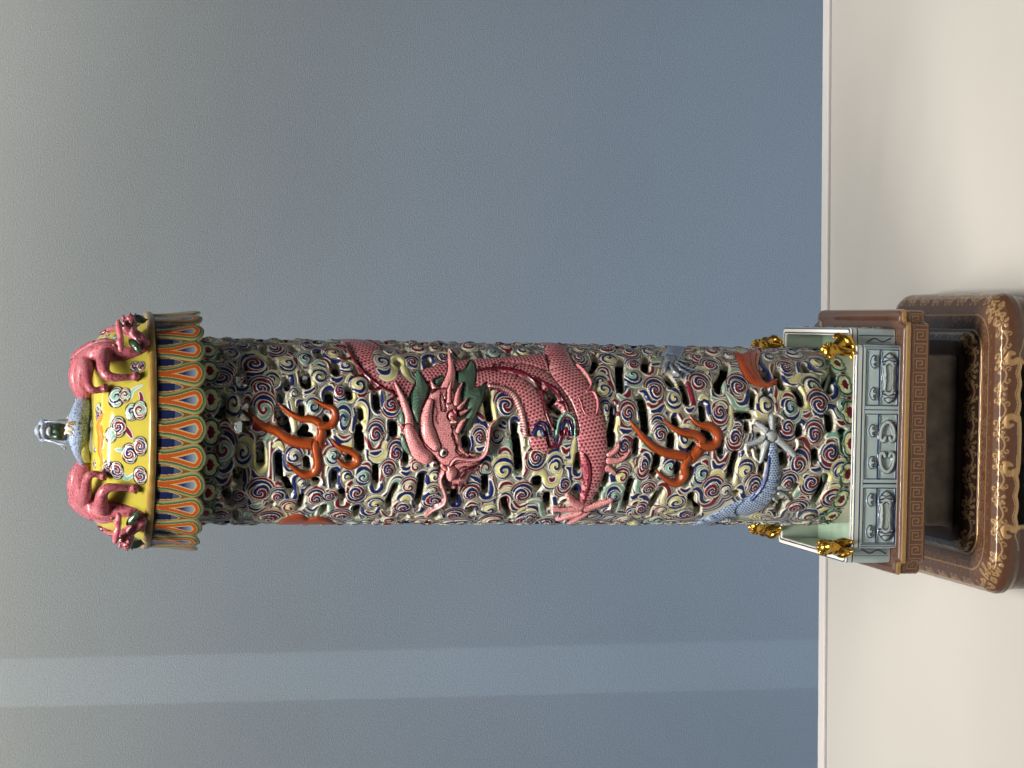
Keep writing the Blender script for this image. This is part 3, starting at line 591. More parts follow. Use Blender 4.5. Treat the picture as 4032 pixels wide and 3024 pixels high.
# ------------------------------------------------------------------ the pierced column
KU = 352.0 / RW                                        # painter units per metre (about one photo pixel)
def px2uv(x, y):
    x = np.atleast_1d(np.asarray(x, float)); y = np.atleast_1d(np.asarray(y, float))
    d = (np.array(_v) * FPX)[None] + np.array(CR)[None] * (x - 2016.0)[:, None] + np.array(CU)[None] * (1512.0 - y)[:, None]
    ox, oy, oz = CPOS
    a = d[:, 0] ** 2 + d[:, 1] ** 2; b = 2 * (ox * d[:, 0] + oy * d[:, 1]); c = ox * ox + oy * oy - RW * RW
    t = (-b - np.sqrt(np.maximum(b * b - 4 * a * c, 0))) / (2 * a)
    X, Y, Z = ox + t * d[:, 0], oy + t * d[:, 1], oz + t * d[:, 2]
    return np.column_stack([(CPOS.z - Z) * KU, np.arctan2(-X, -Y) * RW * KU])

VR = RW * KU
def lscale(x, y):
    a, b = px2uv([x - 2, x + 2], [y, y])
    return math.hypot(*(b - a)) / 4.0

cv = Canvas(px2uv(700, 1712)[0, 0], px2uv(3470, 1712)[0, 0], -VR * math.radians(112), VR * math.radians(112), 2.2)
BODY = 0
S_ = lambda P: px2uv(*zip(*P))

def tile_pts(t, nums):
    p = np.array(nums, float).reshape(-1, 2) / 4.509 + np.array(t)
    return p

def rib(cv, P, w, c, H=4.2, pid=None):
    cv.fcur += 1
    wt = np.full(len(P), w * 1.26, float)
    if len(P) > 2: wt[0] *= .5; wt[-1] *= .5
    cv.stroke(P, wt + 7.2, 'k', None)
    cv.stroke(P, wt + 5.2, 'x', H, base=.6, soft=True, pid=pid)
    cv.stroke(P, wt, c, H, base=1.0, soft=True, pid=pid)

RND = random.Random(7)
def random_clouds(cv, region, n, seed, open_share=.6):
    rr = random.Random(seed); pts = []
    for _ in range(n * 12):
        u, v = rr.uniform(cv.u[0], cv.u[-1]), rr.uniform(cv.v[0], cv.v[-1])
        if region(v) and all((u - a) ** 2 + (v - b) ** 2 > 62 ** 2 for a, b in pts):
            pts.append((u, v))
            if len(pts) >= n: break
    for u, v in pts:
        a = rr.choice([-1, 1]); w = 6.5
        if rr.random() < open_share:
            cv.pierce([(u + 36, v - 14), (u + 36, v + 16)], 10)
        rib(cv, np.array([(u + 18, v - a * 28), (u + 52, v - a * 22), (u + 58, v + a * 12), (u + 36, v + a * 36)]), w, rr.choice('nnnmy'))
        cv.curl((u, v), rr.uniform(22, 31), rr.uniform(24, 33), rr.choice(['mn', 'ny', 'nw', 'ng', 'nm', 'mn']), rr.choice([-1, 1]), ph=rr.random())

LIM = VR * math.radians(76)
random_clouds(cv, lambda v: abs(v) > LIM, 330, 11)

def parse(txt):
    out = {'C': [], 'H': [], 'R': []}
    for part in txt.replace('\n', ';').split(';'):
        f = part.split()
        if f: out[f[0]].append(f[1:])
    return out
DATA = {t: parse(s) for t, s in TILES.items()}
def draw_ribbon(t, f, **k):
    p = tile_pts(t, f[2:]); rib(cv, px2uv(p[:, 0], p[:, 1]), float(f[1]) / 4.509 * lscale(*p[len(p) // 2]), f[0], **k)
NC = [0]
def draw_curl(t, f, cover=False, pid=True):
    x, y = float(f[0]) / 4.509 + t[0], float(f[1]) / 4.509 + t[1]
    c = px2uv(x, y)[0]
    s = lscale(x, y) / 4.509
    ru, rv = float(f[2]) * s, float(f[3]) * s
    ru, rv = ru * 1.08, rv * 1.08
    big = max(ru, rv)
    NC[0] += 1
    pid = cv.new('cloud_scroll') if pid else None
    cv.fcur += 1
    # echo bands bulging to one side of the scroll
    sd = -1 if (NC[0] * 7) % 5 < 3 else 1
    seq = {'mn': 'nm', 'ny': 'ny', 'ng': 'ng', 'nw': 'nm', 'nm': 'mn', 'my': 'mn', 'mg': 'nm', 'gn': 'ng', 'yn': 'yn', 'mw': 'mn', 'gm': 'mg'}[f[4]]
    if not cover:
        th = np.linspace(-1.25, 1.25, 9)
        for j, (kk, wd) in enumerate(((1.56, .19), (1.24, .18))):
            P = np.column_stack([c[0] + ru * kk * np.sin(th) * .92, c[1] + sd * rv * kk * np.cos(th)])
            wdt = max(ru, rv) * wd * np.cos(th * .9) + 1.2
            cv.stroke(P, wdt + 4.2, 'k', None, smooth=False); cv.stroke(P, wdt + 2.6, 'x', 2.6, base=.5, smooth=False, soft=True, pid=pid)
            cv.stroke(P, wdt, seq[1 - j], 3.4, base=.8, smooth=False, soft=True, pid=pid)
    cv.curl(c, ru, rv, f[4], 1 if f[5] == '+' else -1, pid, turns=1.0 + big / 150, ph=(NC[0] * .37) % 1)
    if cover:
        k, d, *_ = cv.dist([c], [max(ru, rv) * 1.05], 4); cv.hole[k] = np.maximum(cv.hole[k], -d)
for t, D in DATA.items():
    for f in D['R']: draw_ribbon(t, f)
for t, D in DATA.items():
    for f in D['C']: draw_curl(t, f)
for t, D in DATA.items():
    for f in D['H']:
        p = tile_pts(t, f[1:]); cv.pierce(px2uv(p[:, 0], p[:, 1]), float(f[0]) / 4.509 * lscale(*p[0]) * 1.34 + .4)

echo_bands(cv)

# ruyi borders at the two ends
RUYI = np.array([(66, 0), (50, 14), (46, 34), (34, 50), (14, 54), (-4, 46), (-12, 30), (-8, 12), (-14, 0), (-8, -12), (-12, -30), (-4, -46), (14, -54), (34, -50), (46, -34), (50, -14)], float)
def ruyi(cv, u, v, sgn, pid):
    for sc, c, H in ((1.06, 'k', 2), (1.02, 'g', 3), (.92, 'h', 3.4), (.80, 'k', 3.4), (.77, 'x', 4), (.71, 'y', 4.4), (.42, 'k', 4.4), (.37, 'm', 4.8)):
        P = (RUYI - (14, 0)) * sc + (14, 0)
        cv.poly(np.column_stack([u - sgn * P[:, 0], v + P[:, 1]]), c, H, smooth=3, pid=pid, cover=True, soft=True)
    for q in (-1, 1):
        cv.stroke([(u - sgn * 2, v + q * 8), (u - sgn * 6, v + q * 26), (u - sgn * 18, v + q * 32), (u - sgn * 22, v + q * 22)], [3.5, 4, 3.5, 2.5], 'x', 5, pid=pid)
uT, uB = px2uv(812, 1712)[0, 0], px2uv(3366, 1712)[0, 0]
for end, u, sgn, ph in ((0, uT, -1, -.5), (1, uB, 1, 3.0)):
    cv.stroke([(u + sgn * 60, cv.v[0]), (u + sgn * 60, cv.v[-1])], 62, 'G' if end == 0 else 'w', 1.0, cover=True, smooth=False)
    for k in range(-6, 7):
        v = VR * math.radians(ph + 10 + 20 * k)
        w = [(u - sgn * 34, v), (u - sgn * 10, v - 17), (u + sgn * 14, v), (u - sgn * 10, v + 17)]
        cv.poly(w, 'k', 2, cover=True); cv.poly([(a * .84 + (u - sgn * 10) * .16, (b - v) * .84 + v) for a, b in w], 'l', 2.6, cover=True)
        cv.poly([(a * .55 + (u - sgn * 10) * .45, (b - v) * .55 + v) for a, b in w], 'm', 3, cover=True)
    for k in range(-6, 7):
        v = VR * math.radians(ph + 20 * k)
        ruyi(cv, u, v, sgn, cv.new('ruyi_head'))

# ------------------------------------------------------------------ the rose dragon
def Z(t, P): return [(t[0] + x / 4.509, t[1] + y / 4.509) for x, y in P]
def stk(P, w, colour, H, **k):
    Q = S_(P); s = lscale(*P[len(P) // 2])
    w = np.broadcast_to(np.asarray(w, float), (len(P),)) * s
    cv.stroke(Q, w, colour, H, **k)
def pol(P, colour, H, **k): cv.poly(S_(P), colour, H, **k)

ROSE_SC = scales(0, 0, 13.5, 15.5, (.120, .006, .022), (.360, .082, .115), (.600, .280, .285))
ROSE_SM = scales(0, 0, 10.5, 12.0, (.22, .012, .035), (.52, .130, .160), (.74, .350, .350))
ROSE_ST = stipple((.68, .300, .305), (.25, .030, .055), 6.4, .27)
DK = (PAL['d'], 3.0)
p_body = cv.new('dragon_body'); p_leg = cv.new('dragon_leg'); p_fin = cv.new('dorsal_fin')
# tail loop high on the right, neck, shoulder coils
stk([(1428, 1335), (1440, 1372), (1466, 1424), (1512, 1474), (1570, 1516), (1640, 1545)], [62, 64, 60, 56, 52, 48], ROSE_SC, 12, pid=p_body, cover=True, outline=DK)
for q in ([(1362, 1372), (1334, 1366), (1318, 1368)], [(1392, 1412), (1352, 1418), (1326, 1410)], [(1440, 1476), (1400, 1484), (1386, 1476)], [(1500, 1526), (1466, 1536), (1450, 1538)], [(1545, 1545), (1550, 1565), (1520, 1580)]):
    stk(q, [11, 6, 2], 'd', 9, pid=p_fin, cover=True)
stk([(1340, 1340), (1378, 1398), (1422, 1462), (1482, 1516), (1545, 1550)], [5, 6, 7, 7, 6], 'd', 13, pid=p_fin, cover=True)
stk([(1690, 1482), (1760, 1458), (1850, 1444), (1950, 1440), (2060, 1432), (2150, 1425)], [38, 40, 42, 46, 52, 56], ROSE_SC, 13, pid=p_body, cover=True, outline=DK)
stk([(2180, 1330), (2186, 1370), (2202, 1430), (2248, 1510), (2296, 1600), (2326, 1690), (2336, 1760), (2340, 1820), (2336, 1870), (2318, 1930), (2298, 1988)], [40, 44, 54, 62, 64, 62, 58, 54, 44, 34, 21], ROSE_SC, 15, pid=p_body, cover=True, outline=DK)
stk([(1880, 1492), (1960, 1496), (2036, 1524), (2092, 1586), (2124, 1660), (2136, 1740)], [42, 44, 48, 52, 54, 50], ROSE_SC, 14, pid=p_body, cover=True, outline=DK)
stk([(1990, 1452), (2070, 1462), (2130, 1492), (2182, 1545), (2226, 1612), (2256, 1690)], [30, 38, 40, 36, 34, 26], ROSE_SC, 12.5, pid=p_body, cover=True)
for p0, du, w in ((S_([(1440, 1372)])[0], -90, 60), (S_([(2186, 1370)])[0], -50, 44)):
    cv.stroke([(p0[0], p0[1]), (p0[0] + du * .35, p0[1] - 110), (p0[0] + du * .8, p0[1] - 230), (p0[0] + du, p0[1] - 420)], [w, w * 1.05, w * 1.05, w], ROSE_SC, 12, pid=p_body, cover=True, outline=DK)
# belly plates
stk([(1926, 1524), (1975, 1534), (2018, 1556), (2046, 1604), (2060, 1660), (2068, 1712)], [7, 11, 12, 12, 11, 9], (.66, .38, .37), 15, pid=p_body)
for i, (x, y) in enumerate(catmull([(1930, 1530), (1975, 1540), (2014, 1562), (2040, 1606), (2054, 1660), (2062, 1712)], 5)):
    a = math.atan2(*((y - 1660), (x - 1905)))
    stk([(x - 8 * math.cos(a), y - 8 * math.sin(a)), (x + 20 * math.cos(a), y + 20 * math.sin(a))], [1.7, 1.2], (.26, .04, .06), 15.8, pid=p_body, smooth=False)
# spines of the back between the coils
stk([(1875, 1466), (1945, 1456), (2015, 1462), (2080, 1488), (2124, 1536), (2140, 1580), (2150, 1630), (2175, 1690)], [6, 8, 9, 9, 8, 8, 8, 6], 'd', 16, pid=p_fin, cover=True)
stk([(2096, 1488), (2130, 1508), (2185, 1540), (2226, 1596), (2240, 1640)], [5, 8, 9, 8, 5], 'd', 16, pid=p_fin, cover=True)
for q in ([(1884, 1462), (1882, 1448)], [(1940, 1456), (1946, 1438)], [(2015, 1462), (2034, 1444)], [(2124, 1536), (2160, 1556)], [(2142, 1580), (2168, 1586)], [(2150, 1622), (2184, 1620)], [(2200, 1560), (2204, 1580)], [(2216, 1590), (2176, 1582)]):
    stk(q, [6, 1.5], 'd', 15, pid=p_fin, cover=True)
for (w, *p) in ((8, 2124, 1520, 2126, 1530), (10, 2163, 1543, 2186, 1568, 2160, 1592, 2186, 1608, 2204, 1622)):
    P = np.array(p, float).reshape(-1, 2); cv.pierce(px2uv(P[:, 0], P[:, 1]), w)
# shoulder fold of the leg
stk([(2270, 1444), (2300, 1472), (2324, 1510), (2322, 1530), (2306, 1550), (2336, 1550), (2352, 1590), (2344, 1632), (2320, 1642), (2296, 1626), (2284, 1590), (2276, 1572)], 4.0, (.55, .16, .19), 18, pid=p_leg, cover=True)
ku = px2uv(2240, 1745)[0]; cv.pid[(cv.pid == p_body) & (cv.U > ku[0]) & (cv.V > ku[1])] = p_leg
stk([(2296, 1784), (2316, 1820), (2322, 1870), (2310, 1925), (2290, 1985)], [5, 6, 6, 5, 3], (.13, .008, .022), 18, pid=p_leg, cover=True)
for q, w in (([(2398, 1790), (2428, 1768), (2434, 1736)], [14, 10, 2]), ([(2396, 1812), (2446, 1808), (2484, 1766)], [16, 11, 2]), ([(2392, 1842), (2414, 1852), (2424, 1862)], [16, 9, 2])):
    stk(q, w, ROSE_ST, 13, pid=p_leg, cover=True, outline=(PAL['d'], 2.2))
p_claw = cv.new('dragon_claw', 'pale pink five toed claw')
for q, w in (([(2296, 1990), (2254, 1968), (2234, 1948)], [22, 17, 13]), ([(2300, 1996), (2240, 2000), (2178, 1998)], [22, 17, 13]), ([(2300, 2010), (2250, 2024), (2196, 2036)], [20, 16, 12]),
             ([(2306, 2012), (2268, 2036), (2242, 2046)], [19, 15, 9]), ([(2310, 1996), (2360, 1980), (2402, 1964)], [22, 17, 13])):
    stk(q, w, ROSE_ST, 14, base=3, pid=p_claw, cover=True, outline=(PAL['d'], 1.5))
for q in ([(2230, 1952), (2212, 1960), (2198, 1974)], [(2176, 2000), (2178, 2016), (2196, 2016)], [(2402, 1972), (2404, 1990), (2390, 2000)], [(2200, 2040), (2216, 2046), (2226, 2040)]):
    stk(q, [6, 5, 1.5], (.80, .66, .60), 14, pid=p_claw, cover=True)

# clouds that lie over the coils
for t, pick in (((1200, 1337), [('1370', '420'), ('1900', '430')]), ((2080, 1705), [('140', '430'), ('420', '20'), ('700', '40')])):
    for f in DATA[t]['C']:
        if (f[0], f[1]) in pick: draw_curl(t, f, cover=True)
for t, key in (((1200, 1337), [('n', '1300'), ('y', '1350'), ('g', '1230'), ('n', '1420')]), ((2080, 1337), [])):
    for f in DATA[t]['R']:
        if (f[0], f[2]) in key: draw_ribbon(t, f, H=6)
p_crest = cv.new('cloud_crest', 'tall green edged cloud crest lying over the coils')
T7 = (2080, 1337)
pol(Z(T7, [(480, 1690), (490, 1580), (540, 1420), (640, 1300), (740, 1320), (820, 1420), (850, 1580), (850, 1720), (660, 1740)]), 'w', 14, pid=p_crest, cover=True, smooth=3)
for w, c, P in ((24, 'g', [(490, 1680), (510, 1560), (560, 1420), (650, 1330), (740, 1360), (810, 1460), (820, 1700)]), (18, 'm', [(560, 1640), (600, 1470), (660, 1390), (740, 1440), (790, 1560)]),
                (32, 'n', [(570, 1690), (600, 1540), (670, 1450), (740, 1540), (760, 1690)]), (30, 'm', [(620, 1700), (660, 1580), (700, 1700)])):
    stk(Z(T7, P), w / 4.509, c, 15.5, pid=p_crest, cover=True)
p_crest2 = cv.new('cloud_crest', 'smaller navy cloud crest lying over the coils')
pol(Z(T7, [(60, 1720), (80, 1580), (150, 1480), (230, 1440), (320, 1490), (370, 1590), (370, 1740)]), 'w', 14, pid=p_crest2, cover=True, smooth=3)
for w, c, P in ((22, 'n', [(100, 1540), (200, 1470), (290, 1500), (340, 1600), (360, 1720)]), (14, 'm', [(90, 1570), (190, 1510), (280, 1560), (310, 1700)]), (34, 'n', [(80, 1690), (140, 1590), (220, 1580), (270, 1700)])):
    stk(Z(T7, P), w / 4.509, c, 15.5, pid=p_crest2, cover=True)
for w, c, P in ((33, 'm', [(310, 1660), (350, 1809), (390, 1899), (480, 1889), (550, 1849), (580, 1719), (590, 1640)]),):
    stk(Z(T7, P), w / 4.509, c, 8, pid=p_crest, cover=True)

# mane
T4 = (1640, 1337)
HAIR = hairs((.010, .040, .026), (.085, .150, .105), 4.6)
def mane(P, spine, w):
    pid = cv.new('mane_lock')
    Q = S_(P); k, d = cv.poly_sdf(Q, 4, 3)
    r = cv.dist(S_(spine), 100, 60)
    cv.poly(Q, 'h', 17, pid=pid, cover=True, smooth=3)
    # combed hair drawn along the lock
    sp = np.array(spine, float)
    for o in np.arange(-w, w + .1, 5.2):
        e = np.gradient(sp, axis=0); nn = np.column_stack([-e[:, 1], e[:, 0]]) / (np.hypot(*e.T)[:, None] + 1e-6)
        f = np.linspace(1.1, .6, len(sp))[:, None]
        L = S_([tuple(p) for p in sp + nn * o * f])
        rr = cv.dist(L, 1.35, 3)
        if rr is None: continue
        kk, dd = rr[0], rr[1]
        m = (dd < 0) & (cv.pid[kk] == pid)
        cv.col[kk][m] = (.115, .185, .140); cv.hgt[kk][m] += 1.2
mane(Z(T4, [(-20, 540), (70, 600), (170, 760), (235, 860), (215, 1000), (110, 1210), (50, 1500), (-30, 1460), (-110, 1280), (-130, 1000), (-40, 820)]), Z(T4, [(10, 580), (60, 800), (30, 1050), (0, 1300), (20, 1480)]), 28)
mane(Z(T4, [(-200, 1200), (-300, 1290), (-330, 1400), (-290, 1500), (-190, 1530), (-170, 1340)]), Z(T4, [(-200, 1220), (-260, 1360), (-240, 1500)]), 16)
mane(Z((1200, 1705), [(1720, 10), (1690, 130), (1780, 330), (1950, 440), (1870, 230), (1800, 60)]), Z((1200, 1705), [(1730, 40), (1780, 220), (1900, 410)]), 14)
mane(Z(T4, [(680, 580), (840, 550), (965, 365), (1055, 500), (1065, 640), (1050, 780), (1000, 880), (1110, 870), (1240, 765), (1225, 950), (1185, 1100), (1100, 1230), (1040, 1400), (920, 1580), (780, 1670), (840, 1400), (900, 1250), (820, 1150), (790, 1000), (800, 850), (720, 760)]),
     Z(T4, [(980, 430), (930, 700), (900, 900), (960, 1080), (900, 1300), (820, 1620)]), 44)
mane(Z(T4, [(290, 720), (480, 655), (480, 760), (380, 860), (310, 800)]), Z(T4, [(320, 740), (400, 760), (470, 700)]), 8)

# head
p_head = cv.new('dragon_head'); p_eye = cv.new('dragon_eye'); p_whisk = cv.new('whisker')
p_horn = cv.new('dragon_horn'); p_brow = cv.new('brow')
OL = (PAL['d'], 2.4); OL2 = (PAL['d'], 2.0)
q = lambda P, w, H, pid=p_head, o=OL, base=0.0, c=None: stk(Z(T4, P), np.array(w) / 4.509, c or ROSE_ST, H, pid=pid, cover=True, outline=o, base=base)
q([(560, 265), (600, 450), (610, 640), (560, 820), (520, 950)], [22, 55, 85, 110, 130], 20, p_horn)
q([(232, 735), (290, 850), (390, 930)], [14, 50, 70], 17, p_horn)
pol(Z(T4, [(380, 880), (250, 930), (190, 1060), (80, 1280), (55, 1660), (90, 1900), (300, 2080), (420, 2200), (520, 2400), (600, 2480), (760, 2440), (900, 2300), (1110, 2200), (1100, 2110), (900, 2060), (800, 1950), (760, 1700), (720, 1500), (720, 1300), (720, 1100), (640, 900)]), ROSE_ST, 21, pid=p_head, cover=True, outline=OL, smooth=2)
pol(Z(T4, [(760, 2400), (900, 2260), (1120, 2240), (1110, 2310), (960, 2370), (890, 2500), (910, 2640), (820, 2560), (770, 2710), (720, 2610), (640, 2680), (590, 2610), (560, 2560), (520, 2480)]), ROSE_ST, 15, pid=p_head, cover=True, outline=OL)
q([(640, 1560), (700, 1720), (740, 1900), (860, 2000)], [45, 60, 55, 30], 19)
for P, w in (([(610, 760), (570, 930), (560, 1120)], [6, 45, 60]), ([(810, 790), (730, 960), (690, 1150)], [6, 48, 65]), ([(895, 1070), (830, 1150), (750, 1230)], [5, 35, 50]), ([(940, 1245), (860, 1290), (770, 1330)], [5, 35, 50]), ([(890, 1410), (800, 1480), (720, 1620)], [5, 45, 60]), ([(420, 960), (440, 1080), (470, 1250)], [5, 40, 60])):
    q(P, w, 23)
q([(620, 1370), (620, 1370.1)], [98, 98], 24, o=(PAL['d'], 3.4))
q([(560, 1290), (640, 1270), (690, 1350), (640, 1430), (600, 1380)], 13, 27, c=(.25, .02, .04), o=None)
q([(600, 1480), (680, 1470)], 26, 25, c=(.80, .55, .52), o=None)
q([(230, 1130), (180, 1330), (175, 1520), (230, 1720), (330, 1880)], [70, 100, 118, 140, 100], 30, p_brow)
q([(-60, 800), (20, 960), (100, 1180), (150, 1400)], [1, 1, 1, 1], 10, p_brow)
stk([(1552, 1514), (1580, 1566), (1604, 1632), (1612, 1690)], [6, 13, 18, 22], ROSE_ST, 20, pid=p_horn, cover=True, outline=OL)
stk([(1572, 1672), (1590, 1688), (1606, 1700)], [3, 10, 18], ROSE_ST, 18, pid=p_horn, cover=True, outline=OL)
stk([(1608, 1690), (1624, 1730), (1648, 1776), (1676, 1798)], [22, 28, 32, 30], ROSE_ST, 27, pid=p_brow, cover=True, outline=OL)
# eyes, nose, lips, teeth
for (x, y, r) in ((470, 1999, 78), (298, 2194, 66)):
    q([(x, y), (x, y + .1)], [r * 1.12] * 2, 26, p_eye, o=None, c=(.30, .03, .05))
    q([(x - 6, y), (x - 6, y + .1)], [r * .92] * 2, 28, p_eye, o=None, c=(.80, .76, .70))
    q([(x + 4, y), (x + 4, y + .1)], [r * .45] * 2, 30, p_eye, o=None, c=(.012, .010, .012))
q([(560, 2280), (610, 2330), (590, 2420)], [95, 120, 70], 31)
q([(440, 2210), (500, 2270)], [40, 50], 25, o=None)
for P, w in (([(620, 2210), (720, 2160), (850, 2150)], 9), ([(720, 2280), (800, 2230), (920, 2240), (800, 2300)], 10), ([(770, 2440), (790, 2370), (900, 2300), (1100, 2265)], 9), ([(640, 2520), (690, 2580), (740, 2560), (740, 2500)], 8), ([(520, 2470), (570, 2520), (620, 2560)], 8),
             ([(330, 1210), (350, 1330), (320, 1420), (370, 1500)], 8), ([(610, 1560), (620, 1760), (670, 1800), (680, 1950), (740, 2000), (830, 2010)], 8), ([(980, 2170), (1080, 2150), (1110, 2200)], 9), ([(380, 920), (300, 930), (240, 990)], 8), ([(420, 1000), (430, 1160), (470, 1300)], 7)):
    q(P, w, 24, o=None, c=PAL['d'])
for P in ([(860, 2000), (900, 2040), (950, 2030)], [(930, 2010), (980, 2040), (1040, 2020)], [(700, 1960), (760, 2010), (800, 2010)]):
    q(P, [20, 30, 16], 17, o=OL2)
q([(590, 2200), (640, 2130), (720, 2090), (860, 2105), (1000, 2110), (1120, 2090), (1210, 2010), (1250, 1880), (1270, 1700), (1290, 1560), (1360, 1470), (1485, 1385)], [26, 34, 36, 34, 34, 34, 34, 30, 28, 26, 22, 6], 26, p_whisk, OL2, c=(.66, .29, .30))
q([(470, 2330), (430, 2400), (425, 2500), (470, 2620), (505, 2740), (490, 2840), (400, 2910), (270, 2970), (190, 3040), (140, 3100)], [40, 40, 36, 34, 34, 32, 28, 22, 16, 8], 24, p_whisk, OL2, c=(.66, .29, .30))

# ------------------------------------------------------------------ flames, bats, blue dragon
def flame(pid, *br):
    for P, w in br: stk(P, np.array(w) * 1.0, (.230, .038, .008), 6, pid=pid, cover=True, outline=((.20, .030, .012), 2.4))
    for P, w in br: stk(P, np.array(w) * .66, (.300, .056, .012), 9, pid=pid, cover=True)
z2 = lambda P: [(750 + x / 2.0737, 1300 + y / 2.0737) for x, y in P]
z4 = lambda P: [(2350 + x / 1.8438, 1300 + y / 1.8438) for x, y in P]
hw = lambda k, *w: [a / k * .96 for a in w]
flame(cv.new('flame', 'larger rust orange flame near the top'),
      (z2([(430, 650), (520, 720), (600, 790), (700, 820), (800, 890), (900, 920), (1000, 930)]), hw(2.07, 7, 24, 36, 42, 46, 48, 55)),
      (z2([(720, 600), (800, 670), (900, 720), (1000, 730), (1060, 770), (1072, 850), (1040, 930)]), hw(2.07, 6, 22, 30, 34, 42, 46, 55)),
      (z2([(1000, 570), (1080, 610), (1160, 640), (1185, 700), (1165, 760), (1110, 785), (1060, 790)]), hw(2.07, 7, 24, 34, 36, 36, 36, 36)),
      (z2([(790, 1080), (850, 1130), (930, 1180), (1010, 1170), (1040, 1090), (1030, 1010), (1020, 930)]), hw(2.07, 7, 24, 36, 42, 42, 42, 52)))
flame(cv.new('flame', 'small hooked rust orange flame'),
      (z2([(1150, 890), (1210, 950), (1290, 980), (1355, 1020), (1365, 1080), (1310, 1110), (1250, 1095), (1200, 1045)]), hw(2.07, 7, 24, 32, 34, 34, 32, 24, 7)))
flame(cv.new('flame', 'lower rust orange flame with four tongues'),
      (z4([(230, 650), (290, 720), (350, 790), (420, 850), (500, 890), (600, 910), (690, 930)]), hw(1.84, 6, 22, 30, 32, 36, 38, 44)),
      (z4([(480, 650), (560, 710), (640, 750), (720, 760), (765, 810), (740, 880), (690, 930)]), hw(1.84, 6, 22, 30, 34, 40, 40, 42)),
      (z4([(670, 620), (730, 680), (830, 700), (885, 760), (868, 830), (810, 845), (760, 840)]), hw(1.84, 6, 24, 34, 36, 36, 36, 36)),
      (z4([(430, 1020), (490, 1070), (560, 1110), (615, 1095), (645, 1040), (640, 980), (670, 930)]), hw(1.84, 6, 22, 34, 36, 36, 34, 40)))
BAT = stipple((.34, .066, .024), (.27, .040, .016), 7, .28)
p_bat = cv.new('bat', 'orange red bat with one spread wing near the railing')
pol(z4([(985, 165), (1060, 170), (1110, 150), (1190, 150), (1185, 200), (1175, 260), (1195, 330), (1235, 375), (1300, 345), (1322, 360), (1300, 395), (1245, 420), (1170, 410), (1090, 375), (1048, 305), (1020, 230)]), BAT, 9, pid=p_bat, cover=True, smooth=3, outline=((.24, .035, .015), 2.5))
for P in ([(1050, 190), (1080, 280), (1150, 370)], [(1110, 180), (1120, 280), (1180, 370)], [(1160, 180), (1150, 260), (1190, 350)]):
    stk(z4(P), 1.3, (.22, .035, .016), 11, pid=p_bat)
p_bat2 = cv.new('bat', 'rust red bat wrapped round the left side')
pol(z2([(690, 1574), (740, 1545), (800, 1515), (870, 1497), (930, 1506), (965, 1534), (1020, 1514), (1080, 1520), (1150, 1545), (1215, 1578), (1100, 1582), (900, 1582)]), BAT, 9, pid=p_bat2, cover=True, smooth=2, outline=((.24, .035, .015), 2.5))

BLUE_SC = scales(0, 0, 10.0, 12.0, (.018, .036, .160), (.130, .200, .350), (.380, .470, .580))
BLUE_ST = stipple((.40, .44, .45), (.07, .09, .14), 6.0, .22)
T6 = (2960, 1705)
p_bl = cv.new('blue_dragon_body'); p_bc = cv.new('blue_dragon_claw')
b = lambda P, w, c, H, pid, o=None: stk(Z(T6, P), np.array(w) / 4.509, c, H, pid=pid, cover=True, outline=o)
b([(-1050, 1640), (-760, 1540), (-420, 1420), (-150, 1300), (60, 1200)], [60, 150, 215, 210, 190], BLUE_SC, 12, p_bl, ((.10, .14, .24), 2))
b([(350, 100), (370, 330), (380, 560), (360, 780), (270, 1010), (110, 1200), (-80, 1330)], [50, 95, 115, 140, 180, 230, 230], BLUE_SC, 15, p_bl, ((.10, .14, .24), 2.2))
b([(290, 420), (270, 620), (210, 860), (90, 1040), (-30, 1170)], [16, 18, 22, 20, 12], (.030, .055, .20), 16, p_bl)
for P, w in (([(470, 960), (560, 950), (630, 900)], [45, 32, 6]), ([(480, 1060), (590, 1080), (670, 1180)], [45, 32, 8]), ([(380, 1140), (440, 1190), (460, 1250)], [45, 30, 6])):
    b(P, w, BLUE_ST, 12, p_bl, ((.12, .15, .22), 1.6))
b([(-520, 1480), (-430, 1440), (-370, 1500), (-440, 1570), (-560, 1560)], 9, (.030, .055, .20), 15, p_bl)
b([(-440, 1490), (-430, 1495)], 34, (.30, .30, .30), 17, p_bl)
for P, w in (([(350, 40), (350, -140), (350, -290)], [70, 58, 48]), ([(300, 0), (180, -110), (80, -170)], [66, 58, 44]), ([(250, 80), (90, 150), (-100, 210)], [66, 54, 44]), ([(260, 150), (200, 330), (150, 500)], [62, 54, 42]), ([(420, 90), (580, 220), (750, 390)], [74, 62, 48])):
    b(P, w, BLUE_ST, 16, p_bc, ((.16, .19, .24), 1.8))
b([(340, 60), (342, 60)], 110, BLUE_ST, 17, p_bc)
for P in ([(400, -330), (490, -300), (570, -230)], [(10, 300), (40, 420), (110, 490)], [(800, 130), (810, 220), (750, 310)], [(-110, 250), (-100, 350), (-60, 420)], [(20, -180), (60, -240), (170, -240)]):
    b(P, [30, 24, 6], (.74, .70, .60), 13, p_bc)
